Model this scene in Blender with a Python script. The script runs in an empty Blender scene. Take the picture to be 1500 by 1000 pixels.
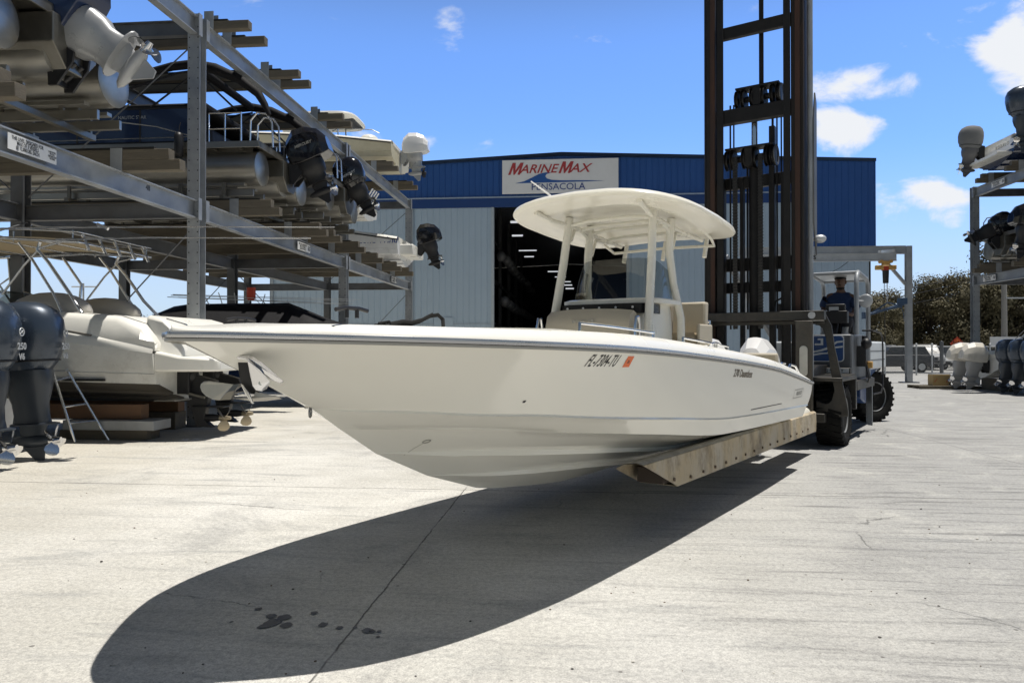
import bpy, bmesh, math, random
from mathutils import Vector, Matrix, noise
from mathutils.bvhtree import BVHTree
random.seed(7)
R = math.radians
scene = bpy.context.scene
COL = scene.collection

# ------------------------------------------------------------------ helpers
def lerp(a, b, t): return a + (b - a) * t
def table(tab, s):
    if s <= tab[0][0]: return tab[0][1]
    if s >= tab[-1][0]: return tab[-1][1]
    for i in range(len(tab) - 1):
        if tab[i][0] <= s <= tab[i+1][0]:
            x0, y0 = tab[i]; x1, y1 = tab[i+1]
            def sl(j):
                if j <= 0: return (tab[1][1]-tab[0][1])/(tab[1][0]-tab[0][0])
                if j >= len(tab)-1: return (tab[-1][1]-tab[-2][1])/(tab[-1][0]-tab[-2][0])
                a = (tab[j][1]-tab[j-1][1])/(tab[j][0]-tab[j-1][0])
                b = (tab[j+1][1]-tab[j][1])/(tab[j+1][0]-tab[j][0])
                return 0 if a*b <= 0 else 2*a*b/(a+b)
            h = x1-x0; t = (s-x0)/h
            m0, m1 = sl(i)*h, sl(i+1)*h
            return (2*t**3-3*t*t+1)*y0+(t**3-2*t*t+t)*m0+(-2*t**3+3*t*t)*y1+(t**3-t*t)*m1

SPLIT = {'end_plate','daylight_slots','stern_rail','bimini_frame','frame_crossmember','seat_arm','carriage_lower_box','grab_rail','bow_rail','top_legs','tube_riser','side_wall','door_frame','downspout','seat_cushions','stile','windshield_side','bolt','outrigger','bunk_bracket','base_bar','fishing_rod','interior_rack','step_rail','cabin_tube','knee_brace'}
class MB:
    def __init__(self): self.v = []; self.f = []; self.ch = []
    def add(self, vs, fs):
        n = len(self.v); self.ch.append((n, n+len(vs), len(self.f), len(self.f)+len(fs))); self.v += [Vector(p) for p in vs]
        self.f += [tuple(i+n for i in f) for f in fs]; return self
    def box(self, x0, x1, y0, y1, z0, z1):
        return self.add([(x0,y0,z0),(x1,y0,z0),(x1,y1,z0),(x0,y1,z0),(x0,y0,z1),(x1,y0,z1),(x1,y1,z1),(x0,y1,z1)],
            [(0,3,2,1),(4,5,6,7),(0,1,5,4),(1,2,6,5),(2,3,7,6),(3,0,4,7)])
    def frame(self, p0, p1, up=(0,0,1)):
        p0 = Vector(p0); p1 = Vector(p1); d = (p1-p0).normalized(); up = Vector(up)
        if abs(d.dot(up)) > .98: up = Vector((0,1,0))
        s = d.cross(up).normalized(); u = s.cross(d).normalized()
        return p0, p1, s, u
    def bar(self, p0, p1, w, h, up=(0,0,1)):
        p0, p1, s, u = self.frame(p0, p1, up)
        vs = [p + s*a*w/2 + u*b*h/2 for p in (p0,p1) for a, b in ((-1,-1),(1,-1),(1,1),(-1,1))]
        return self.add(vs, [(0,1,2,3),(7,6,5,4),(0,4,5,1),(1,5,6,2),(2,6,7,3),(3,7,4,0)])
    def ibeam(self, p0, p1, w, h, t=.02, up=(0,0,1)):
        p0, p1, s, u = self.frame(p0, p1, up)
        a, b, c = w/2, h/2, t/2
        prof = [(-a,-b),(a,-b),(a,-b+t),(c,-b+t),(c,b-t),(a,b-t),(a,b),(-a,b),(-a,b-t),(-c,b-t),(-c,-b+t),(-a,-b+t)]
        n = len(prof)
        vs = [p + s*x + u*y for p in (p0,p1) for x, y in prof]
        fs = [(i,(i+1)%n,n+(i+1)%n,n+i) for i in range(n)]
        for o in (0, n):
            fs += [(o,o+1,o+2,o+11),(o+11,o+2,o+3,o+10),(o+10,o+3,o+4,o+9),(o+9,o+4,o+5,o+8),(o+8,o+5,o+6,o+7)]
        return self.add(vs, fs)
    def tube(self, pts, r, n=8, closed=False, caps=True):
        pts = [Vector(p) for p in pts]; m = len(pts)
        rs = r if isinstance(r, (list, tuple)) else [r]*m
        vs = []; ref = None
        for i, p in enumerate(pts):
            a = pts[(i-1) % m] if (i > 0 or closed) else p
            b = pts[(i+1) % m] if (i < m-1 or closed) else p
            d = (b-a).normalized()
            if ref is None:
                ref = Vector((0,0,1)) if abs(d.z) < .9 else Vector((1,0,0))
            s = d.cross(ref)
            if s.length < 1e-5: s = d.cross(Vector((0,1,0)))
            s.normalize(); u = s.cross(d).normalized(); ref = u
            for k in range(n):
                an = 2*math.pi*k/n
                vs.append(p + (s*math.cos(an)+u*math.sin(an))*rs[i])
        fs = []
        for i in range(m if closed else m-1):
            j = (i+1) % m
            for k in range(n):
                fs.append((i*n+k, i*n+(k+1)%n, j*n+(k+1)%n, j*n+k))
        if caps and not closed:
            fs.append(tuple(range(n-1,-1,-1))); fs.append(tuple((m-1)*n+k for k in range(n)))
        return self.add(vs, fs)
    def cyl(self, p0, p1, r0, r1=None, n=16): return self.tube([p0,p1],[r0, r0 if r1 is None else r1], n)
    def loft(self, rings, caps=True, wrap=True):
        n = len(rings[0]); vs = [p for r in rings for p in r]; fs = []
        for i in range(len(rings)-1):
            for k in range(n if wrap else n-1):
                fs.append((i*n+k, i*n+(k+1)%n, (i+1)*n+(k+1)%n, (i+1)*n+k))
        if caps:
            fs.append(tuple(range(n-1,-1,-1))); fs.append(tuple((len(rings)-1)*n+k for k in range(n)))
        return self.add(vs, fs)
    def prism(self, poly, a, b, axis='y'):
        def P(u, w, t):
            return {'y':(u,t,w),'x':(t,u,w),'z':(u,w,t)}[axis]
        return self.loft([[P(u,w,a) for u,w in poly],[P(u,w,b) for u,w in poly]])
    def ell(self, c, rx, ry, rz, n=14, m=8):
        c = Vector(c); vs = []; fs = []
        for i in range(m+1):
            th = math.pi*i/m
            for k in range(n):
                ph = 2*math.pi*k/n
                vs.append(c+Vector((rx*math.sin(th)*math.cos(ph), ry*math.sin(th)*math.sin(ph), rz*math.cos(th))))
        for i in range(m):
            for k in range(n):
                fs.append((i*n+k, i*n+(k+1)%n, (i+1)*n+(k+1)%n, (i+1)*n+k))
        return self.add(vs, fs)
    def lathe(self, prof, n=24, axis='x', c=(0,0,0)):
        rings = []
        for (t, r) in prof:
            rg = []
            for k in range(n):
                a = 2*math.pi*k/n; q = (r*math.cos(a), r*math.sin(a))
                p = {'x':(t,q[0],q[1]),'y':(q[0],t,q[1]),'z':(q[0],q[1],t)}[axis]
                rg.append(Vector(c)+Vector(p))
            rings.append(rg)
        return self.loft(rings)
    def xf(self, M):
        self.v = [M @ p for p in self.v]; return self
    def build(self, name, mat, parent=None, smooth=35, bevel=0, loc=None, rz=None, merge=True):
        if name in SPLIT and len(self.ch) > 1:
            n = len(self.ch); par = list(range(n)); bb = []
            for a,b,_,_ in self.ch:
                P = self.v[a:b]; bb.append(([min(p[i] for p in P)-.006 for i in range(3)], [max(p[i] for p in P)+.006 for i in range(3)]))
            def fd(i):
                while par[i] != i: i = par[i]
                return i
            for i in range(n):
                for j in range(i):
                    if all(bb[i][0][k] <= bb[j][1][k] and bb[j][0][k] <= bb[i][1][k] for k in range(3)): par[fd(i)] = fd(j)
            roots = sorted(set(fd(i) for i in range(n)))
            if len(roots) > 1:
                out = None
                for r in roots:
                    m = MB()
                    for i in range(n):
                        if fd(i) == r:
                            a,b,c,d = self.ch[i]; m.add(self.v[a:b], [tuple(x-a for x in f) for f in self.f[c:d]])
                    m.ch = m.ch[:1]; o = m.build(name, mat, parent, smooth, bevel, loc, rz, merge); out = out or o
                return out
        me = bpy.data.meshes.new(name)
        bm = bmesh.new()
        vs = [bm.verts.new(p) for p in self.v]
        for f in self.f:
            try: bm.faces.new([vs[i] for i in f])
            except ValueError: pass
        if merge: bmesh.ops.remove_doubles(bm, verts=bm.verts, dist=1e-5)
        bmesh.ops.recalc_face_normals(bm, faces=bm.faces)
        bm.to_mesh(me); bm.free()
        if smooth:
            me.polygons.foreach_set('use_smooth', [True]*len(me.polygons))
            me.set_sharp_from_angle(angle=R(smooth))
        me.materials.append(mat)
        o = bpy.data.objects.new(name, me); COL.objects.link(o)
        if parent: o.parent = parent
        if loc is not None: o.location = loc
        if rz is not None: o.rotation_euler = (0,0,rz)
        if bevel:
            b = o.modifiers.new('bevel','BEVEL'); b.width = bevel; b.segments = 2; b.limit_method = 'ANGLE'; b.angle_limit = R(40)
            b.harden_normals = False
        return o

def tag(o, label=None, cat=None, group=None, kind=None):
    if label: o['label'] = label
    if cat: o['category'] = cat
    if group: o['group'] = group
    if kind: o['kind'] = kind
    return o
def thing(name, label, cat, loc=(0,0,0), rz=0, group=None):
    o = bpy.data.objects.new(name, None); COL.objects.link(o)
    o.empty_display_size = .3; o.location = loc; o.rotation_euler = (0,0,rz)
    return tag(o, label, cat, group)
def dup(root, loc, rz=None, label=None):
    r = root.copy(); COL.objects.link(r); r.location = loc
    if rz is not None: r.rotation_euler = (0,0,rz)
    if label: r['label'] = label
    for ch in list(root.children):
        c = ch.copy(); COL.objects.link(c); c.parent = r
        for g in list(ch.children):
            d = g.copy(); COL.objects.link(d); d.parent = c
    return r
def text_mb(s, size, thick=.002, shear=0, bold=0, spacing=1.0):
    """text laid in the local XY plane, centred; returned as an MB"""
    cu = bpy.data.curves.new('writing','FONT'); cu.body = s; cu.size = size; cu.extrude = thick/2
    cu.shear = shear; cu.offset = bold; cu.align_x = 'CENTER'; cu.align_y = 'CENTER'; cu.space_character = spacing
    cu.resolution_u = 3; cu.space_line = .8
    ob = bpy.data.objects.new('writing', cu); COL.objects.link(ob)
    bpy.context.view_layer.update()
    me = bpy.data.meshes.new_from_object(ob.evaluated_get(bpy.context.evaluated_depsgraph_get()))
    mb = MB(); mb.add([v.co.copy() for v in me.vertices], [tuple(p.vertices) for p in me.polygons])
    bpy.data.objects.remove(ob); bpy.data.curves.remove(cu); bpy.data.meshes.remove(me)
    return mb
def plane_mat(origin, right, up):
    """matrix mapping XY plane to (right, up) at origin"""
    r = Vector(right).normalized(); u = Vector(up).normalized(); n = r.cross(u)
    M = Matrix.Identity(4)
    for i, c in enumerate((r,u,n)):
        for j in range(3): M[j][i] = c[j]
    for j in range(3): M[j][3] = origin[j]
    return M

# ------------------------------------------------------------------ materials
MATS = {}
def nd(nt, t, **kw):
    n = nt.nodes.new(t)
    for k, v in kw.items(): setattr(n, k, v)
    return n
def mat(name, col, rough=.5, metal=0, col2=None, scale=3, amt=.5, bump=0, bscale=40, coat=0, stretch=None, dirt=0, dirtcol=(.12,.1,.07), spec=.5, dscale=1.2):
    """general weathered surface: base colour varied by noise at two scales, dirt patches, rough variation, fine bump"""
    if name in MATS: return MATS[name]
    m = bpy.data.materials.new(name); m.use_nodes = True; nt = m.node_tree; L = nt.links
    b = nt.nodes['Principled BSDF']; MATS[name] = m
    tc = nd(nt,'ShaderNodeTexCoord'); mp = nd(nt,'ShaderNodeMapping')
    L.new(tc.outputs['Object'], mp.inputs[0])
    if stretch: mp.inputs['Scale'].default_value = stretch
    n1 = nd(nt,'ShaderNodeTexNoise'); n1.inputs['Scale'].default_value = scale; n1.inputs['Detail'].default_value = 6
    n1.inputs['Roughness'].default_value = .62
    L.new(mp.outputs[0], n1.inputs[0])
    c2 = col2 or tuple(c*.75 for c in col)
    r = nd(nt,'ShaderNodeValToRGB'); r.color_ramp.elements[0].position = .5-.25; r.color_ramp.elements[1].position = .5+.25
    r.color_ramp.elements[0].color = (*[lerp(a,b_,amt) for a,b_ in zip(col,c2)],1); r.color_ramp.elements[1].color = (*col,1)
    L.new(n1.outputs[0], r.inputs[0]); out = r.outputs[0]
    if dirt:
        n2 = nd(nt,'ShaderNodeTexNoise'); n2.inputs['Scale'].default_value = dscale; n2.inputs['Detail'].default_value = 9; n2.inputs['Roughness'].default_value = .7
        L.new(mp.outputs[0], n2.inputs[0])
        mr = nd(nt,'ShaderNodeMapRange'); mr.inputs[1].default_value = .48; mr.inputs[2].default_value = .72; mr.inputs[4].default_value = dirt
        L.new(n2.outputs[0], mr.inputs[0])
        mx = nd(nt,'ShaderNodeMixRGB'); mx.inputs[2].default_value = (*dirtcol,1)
        L.new(mr.outputs[0], mx.inputs[0]); L.new(out, mx.inputs[1]); out = mx.outputs[0]
    L.new(out, b.inputs['Base Color'])
    b.inputs['Metallic'].default_value = metal; b.inputs['Specular IOR Level'].default_value = spec
    mr2 = nd(nt,'ShaderNodeMapRange'); mr2.inputs[1].default_value = .3; mr2.inputs[2].default_value = .7
    mr2.inputs[3].default_value = max(0,rough-.08 if rough > .12 else rough); mr2.inputs[4].default_value = min(1,rough+.1 if rough > .12 else rough+.04)
    L.new(n1.outputs[0], mr2.inputs[0]); L.new(mr2.outputs[0], b.inputs['Roughness'])
    if coat: b.inputs['Coat Weight'].default_value = coat; b.inputs['Coat Roughness'].default_value = .04
    if bump:
        n3 = nd(nt,'ShaderNodeTexNoise'); n3.inputs['Scale'].default_value = bscale; n3.inputs['Detail'].default_value = 4
        L.new(mp.outputs[0], n3.inputs[0]); bp = nd(nt,'ShaderNodeBump'); bp.inputs['Strength'].default_value = bump; bp.inputs['Distance'].default_value = .02
        L.new(n3.outputs[0], bp.inputs['Height']); L.new(bp.outputs[0], b.inputs['Normal'])
    return m

GEL   = mat('gelcoat_cream', (.85,.83,.755), .07, col2=(.83,.805,.72), scale=.8, amt=.6)
GELW  = mat('gelcoat_white', (.84,.825,.765), .3, col2=(.80,.785,.72), scale=1.5, amt=.5)
GELO  = mat('gelcoat_old', (.74,.74,.71), .3, col2=(.62,.61,.56), scale=2, dirt=.25)
GALV  = mat('galvanised_steel', (.40,.42,.44), .48, .3, col2=(.22,.24,.265), scale=2.2, amt=.9, bump=.15, bscale=20, dirt=.4, dirtcol=(.10,.105,.11))
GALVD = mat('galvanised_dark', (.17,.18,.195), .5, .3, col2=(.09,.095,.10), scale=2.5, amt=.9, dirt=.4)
GALVL = mat('galvanised_light', (.56,.58,.60), .45, .4, col2=(.38,.40,.42), scale=3, amt=.8, dirt=.2, dirtcol=(.2,.2,.2))
ALU   = mat('aluminium', (.42,.41,.38), .34, .85, col2=(.30,.285,.25), scale=3, amt=.9, dirt=.35, dirtcol=(.16,.15,.12), stretch=(.3,1,1))
ALUD  = mat('aluminium_dull', (.27,.26,.23), .36, .8, col2=(.15,.14,.12), scale=3, amt=.9, dirt=.4)
CHROME= mat('stainless', (.75,.75,.76), .1, 1, scale=5, amt=.2)
TUBEA = mat('polished_tube', (.78,.79,.8), .2, .9, scale=5, amt=.3)
WOOD  = mat('weathered_timber', (.175,.15,.11), .85, col2=(.10,.088,.068), scale=4, amt=.95, bump=.5, bscale=30, stretch=(.4,3,3), dirt=.4, dirtcol=(.07,.06,.05))
WOODR = mat('red_brown_timber', (.20,.11,.06), .8, col2=(.11,.06,.035), scale=4, stretch=(.4,3,3), dirt=.3)
CARPET= mat('bunk_carpet', (.018,.017,.016), .95, bump=.5, bscale=120)
BLACKG= mat('gloss_black', (.008,.008,.011), .12, coat=.6, scale=2)
BLACKP= mat('black_plastic', (.015,.015,.017), .45, scale=4)
NAVYG = mat('gloss_navy', (.012,.026,.075), .18, coat=.5, scale=2)
YAMA  = mat('slate_blue_cowl', (.045,.062,.09), .28, .3, coat=.3, scale=2, col2=(.04,.055,.08))
YAMAD = mat('slate_leg', (.045,.055,.07), .35, .2, scale=2)
GREYP = mat('grey_leg', (.42,.43,.44), .32, .35, scale=3, dirt=.2)
WHITEG= mat('gloss_white', (.82,.82,.82), .2, coat=.4, scale=2, amt=.15)
COVER = mat('grey_cover', (.16,.165,.17), .8, scale=3, bump=.3, bscale=8)
BRONZE= mat('prop_bronze', (.42,.36,.26), .35, .8, scale=6, dirt=.3)
RUSTS = mat('mast_steel', (.024,.018,.015), .6, .0, col2=(.014,.013,.013), scale=2.2, amt=1, dirt=.6, dirtcol=(.095,.042,.022), bump=.3, bscale=25, stretch=(2.5,2.5,.35), spec=.35)
MASTK = mat('mast_black', (.007,.007,.008), .55, .0, col2=(.02,.018,.016), scale=3, dirt=.3, dirtcol=(.04,.03,.02), spec=.35)
TRUCKG= mat('truck_worn_grey', (.055,.054,.05), .45, .3, col2=(.022,.022,.021), scale=3, amt=1, dirt=.5, dirtcol=(.13,.11,.085), bump=.2, bscale=15)
TRUCKB= mat('truck_blue', (.02,.075,.24), .35, coat=.2, scale=3, dirt=.25, dirtcol=(.03,.04,.06))
TRUCKW= mat('truck_white', (.66,.70,.73), .4, scale=2, dirt=.25, dirtcol=(.35,.34,.3))
TYRE  = mat('tyre_rubber', (.008,.008,.0075), .85, spec=.25, scale=6, bump=.4, bscale=30, dirt=.15, dirtcol=(.035,.032,.027))
RIM   = mat('rim_grey', (.25,.26,.27), .5, .2, scale=5, dirt=.4)
FORKC = mat('fork_sleeve', (.50,.385,.22), .8, col2=(.47,.44,.38), scale=2.2, amt=1, dirt=.92, dirtcol=(.13,.095,.055), bump=.6, bscale=30, stretch=(1.25,1.5,.7), dscale=2.6)
FORKT = mat('fork_canvas', (.40,.38,.33), .85, col2=(.25,.235,.20), scale=4, amt=.9, dirt=.85, dirtcol=(.12,.11,.09), bump=.9, bscale=14, dscale=4)
VINYL = mat('seat_vinyl', (.46,.415,.33), .5, scale=3, amt=.2)
VINYLD= mat('seat_vinyl_tan', (.36,.29,.19), .55, scale=3, amt=.2)
TARP  = mat('black_tarp', (.012,.012,.014), .7, scale=2, bump=.6, bscale=5, spec=.2)
TAN   = mat('tan_canvas', (.42,.38,.30), .85, scale=4)
INK   = mat('black_lettering', (.012,.012,.012), .5)
INKG  = mat('grey_lettering', (.42,.41,.37), .4, .3)
REDI  = mat('red_lettering', (.55,.035,.03), .5)
BLUEI = mat('blue_lettering', (.02,.06,.26), .5)
ORANG = mat('orange_sticker', (.85,.17,.04), .5)
SIGNW = mat('sign_white', (.74,.75,.76), .5, scale=2, amt=.12, dirt=.08)
STICK = mat('sign_sticker', (.78,.78,.76), .5, scale=4, amt=.2)
SHIRT = mat('navy_shirt', (.010,.028,.085), .85, bump=.3, bscale=25, scale=8)
TROUS = mat('dark_trousers', (.02,.02,.024), .85)
SKIN  = mat('dark_skin', (.10,.052,.033), .5, scale=9, amt=.2)
CAPM  = mat('cap_cloth', (.012,.012,.016), .8)
SHOE  = mat('pale_shoe', (.5,.48,.44), .6)
YELLOW= mat('hoist_yellow', (.62,.36,.10), .5, dirt=.3)
REDP  = mat('red_plastic', (.5,.05,.02), .5)
CARD  = mat('cardboard', (.50,.36,.17), .85, scale=5)
LEAD  = mat('wet_stain', (.02,.02,.02), .35)
CLOUDY= mat('plastic_white', (.7,.68,.6), .5, dirt=.4)

def glassy(name, tint, refl=.08, alpha=.6):
    m = bpy.data.materials.new(name); m.use_nodes = True; nt = m.node_tree; L = nt.links
    nt.nodes.remove(nt.nodes['Principled BSDF']); out = nt.nodes['Material Output']
    t = nd(nt,'ShaderNodeBsdfTransparent'); t.inputs[0].default_value = (*tint,1)
    g = nd(nt,'ShaderNodeBsdfGlossy'); g.inputs['Roughness'].default_value = .03
    lw = nd(nt,'ShaderNodeLayerWeight'); lw.inputs[0].default_value = .35
    ns = nd(nt,'ShaderNodeTexNoise'); ns.inputs['Scale'].default_value = 3
    mr = nd(nt,'ShaderNodeMapRange'); mr.inputs[3].default_value = refl; mr.inputs[4].default_value = .28
    L.new(lw.outputs['Fresnel'], mr.inputs[0]); mx = nd(nt,'ShaderNodeMixShader')
    L.new(mr.outputs[0], mx.inputs[0]); L.new(t.outputs[0], mx.inputs[1]); L.new(g.outputs[0], mx.inputs[2]); L.new(mx.outputs[0], out.inputs[0])
    return m
GLASS = glassy('tinted_windshield', (.52,.54,.52), .06)
CARGL = glassy('car_glass', (.10,.12,.13), .12)

# ------------------------------------------------------------------ camera, light, world
cam = bpy.data.cameras.new('camera'); co = bpy.data.objects.new('camera', cam); COL.objects.link(co)
co.location = (0,0,1.6); co.rotation_euler = (R(90.42),0,0); cam.lens = 26; cam.sensor_width = 36; cam.clip_end = 3000
scene.camera = co
SUNV = Vector((.20,.02,1)).normalized()
sun = bpy.data.lights.new('sun','SUN'); sun.energy = 5.0; sun.angle = R(.53); sun.color = (1,.955,.88)
so = bpy.data.objects.new('sun', sun); COL.objects.link(so); so.location = (20,0,60)
so.rotation_euler = (-SUNV).to_track_quat('-Z','Y').to_euler()
scene.view_settings.view_transform = 'Standard'; scene.view_settings.look = 'None'; scene.view_settings.exposure = 0; scene.view_settings.gamma = 1
scene.render.engine = 'CYCLES'; scene.cycles.use_denoising = True; scene.cycles.max_bounces = 8; scene.cycles.transparent_max_bounces = 12

w = bpy.data.worlds.new('World'); scene.world = w; w.use_nodes = True; nt = w.node_tree; L = nt.links
bg = nt.nodes['Background']; sky = nd(nt,'ShaderNodeTexSky', sky_type='NISHITA'); sky.sun_disc = False
sky.sun_elevation = math.asin(SUNV.z); sky.sun_rotation = math.atan2(SUNV.x, SUNV.y)
sky.altitude = 0; sky.air_density = 1.0; sky.dust_density = .6; sky.ozone_density = 2.2
bg.inputs[1].default_value = .085
def mth(op, a, b=None, c=None, clamp=False):
    n = nd(nt,'ShaderNodeMath', operation=op); n.use_clamp = clamp
    for i, x in enumerate((a,b,c)):
        if x is None: continue
        if isinstance(x,(int,float)): n.inputs[i].default_value = x
        else: L.new(x, n.inputs[i])
    return n.outputs[0]
tc = nd(nt,'ShaderNodeTexCoord'); sp = nd(nt,'ShaderNodeSeparateXYZ'); L.new(tc.outputs['Generated'], sp.inputs[0])
yy = mth('MAXIMUM', sp.outputs[1], .02)
U = mth('DIVIDE', sp.outputs[0], yy); V = mth('DIVIDE', sp.outputs[2], yy)
cb = nd(nt,'ShaderNodeCombineXYZ'); L.new(U, cb.inputs[0]); L.new(mth('MULTIPLY',V,1.7), cb.inputs[1])
nz = nd(nt,'ShaderNodeTexNoise'); nz.inputs['Scale'].default_value = 8; nz.inputs['Detail'].default_value = 9; nz.inputs['Roughness'].default_value = .58; nz.inputs['Distortion'].default_value = .35
L.new(cb.outputs[0], nz.inputs[0])
nf = nd(nt,'ShaderNodeTexNoise'); nf.inputs['Scale'].default_value = 3; nf.inputs['Detail'].default_value = 5
L.new(cb.outputs[0], nf.inputs[0])
def ell_mask(px, py, a, b, k=1):
    u0, v0 = (px-750)/1083, (508-py)/1083
    du = mth('MULTIPLY', mth('SUBTRACT', U, u0), 1083/a); dv = mth('MULTIPLY', mth('SUBTRACT', V, v0), 1083/b)
    d = mth('ADD', mth('MULTIPLY',du,du), mth('MULTIPLY',dv,dv))
    return mth('MULTIPLY', mth('SUBTRACT', 1, d, clamp=True), k)
tot = None
for px,py,a,b,k in ((664,42,34,34,.75),(1285,120,105,30,1.1),(1232,192,72,34,1.3),(1490,70,62,80,1.3),(1440,18,34,22,.6),(1345,288,105,30,1.1),
                    (1378,317,50,20,1.0),(1300,308,55,28,1.2),(555,195,36,16,.8),(615,212,26,16,.6),(700,215,40,14,.35)):
    m_ = ell_mask(px,py,a*1.25,b*1.3,k); tot = m_ if tot is None else mth('MAXIMUM', tot, m_)
cl = mth('ADD', mth('ADD', mth('MULTIPLY', mth('SUBTRACT', nz.outputs[0], .5), 1.9), .5), mth('MULTIPLY', tot, .46))
mrc = nd(nt,'ShaderNodeMapRange'); mrc.interpolation_type = 'SMOOTHSTEP'; mrc.inputs[1].default_value = .72; mrc.inputs[2].default_value = 1.10
L.new(cl, mrc.inputs[0])
front = mth('GREATER_THAN', sp.outputs[1], .02)
c1 = mth('MULTIPLY', mrc.outputs[0], front)
# thin streaky haze low over the horizon
hz = nd(nt,'ShaderNodeMapRange'); hz.interpolation_type='SMOOTHSTEP'; hz.inputs[1].default_value = .30; hz.inputs[2].default_value = 0.02; 
L.new(V, hz.inputs[0])
h2 = mth('MULTIPLY', mth('MULTIPLY', hz.outputs[0], mth('ADD', nf.outputs[0], .30)), .95, clamp=True)
h2 = mth('MULTIPLY', h2, front)
tint = nd(nt,'ShaderNodeMixRGB', blend_type='MULTIPLY'); tint.inputs[0].default_value = 1; tint.inputs[2].default_value = (.68,.92,1.30,1)
L.new(sky.outputs[0], tint.inputs[1])
el = nd(nt,'ShaderNodeMapRange'); el.interpolation_type = 'SMOOTHSTEP'; el.inputs[1].default_value = .36; el.inputs[2].default_value = .62; el.inputs[3].default_value = 1; el.inputs[4].default_value = 0
L.new(sp.outputs[2], el.inputs[0])
fr = nd(nt,'ShaderNodeMapRange'); fr.interpolation_type = 'SMOOTHSTEP'; fr.inputs[1].default_value = .0; fr.inputs[2].default_value = .45
L.new(sp.outputs[1], fr.inputs[0])
gain = mth('ADD', .33, mth('ADD', mth('MULTIPLY', el.outputs[0], .40), mth('MULTIPLY', mth('MULTIPLY', el.outputs[0], fr.outputs[0]), 1.29)))
tz = nd(nt,'ShaderNodeMixRGB', blend_type='MULTIPLY'); tz.inputs[0].default_value = 1; tz.inputs[2].default_value = (1.08,1.0,.90,1); L.new(sky.outputs[0], tz.inputs[1])
tm = nd(nt,'ShaderNodeMixRGB'); L.new(mth('MULTIPLY', el.outputs[0], fr.outputs[0]), tm.inputs[0]); L.new(tz.outputs[0], tm.inputs[1]); L.new(tint.outputs[0], tm.inputs[2])
gcol = nd(nt,'ShaderNodeVectorMath', operation='SCALE'); L.new(tm.outputs[0], gcol.inputs[0]); L.new(gain, gcol.inputs['Scale'])
m1 = nd(nt,'ShaderNodeMixRGB'); m1.inputs[2].default_value = (7.2,8.3,9.8,1); L.new(h2, m1.inputs[0]); L.new(gcol.outputs[0], m1.inputs[1])
m2 = nd(nt,'ShaderNodeMixRGB'); m2.inputs[2].default_value = (10.2,10.5,11.0,1); L.new(c1, m2.inputs[0]); L.new(m1.outputs[0], m2.inputs[1])
L.new(m2.outputs[0], bg.inputs[0])

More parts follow.
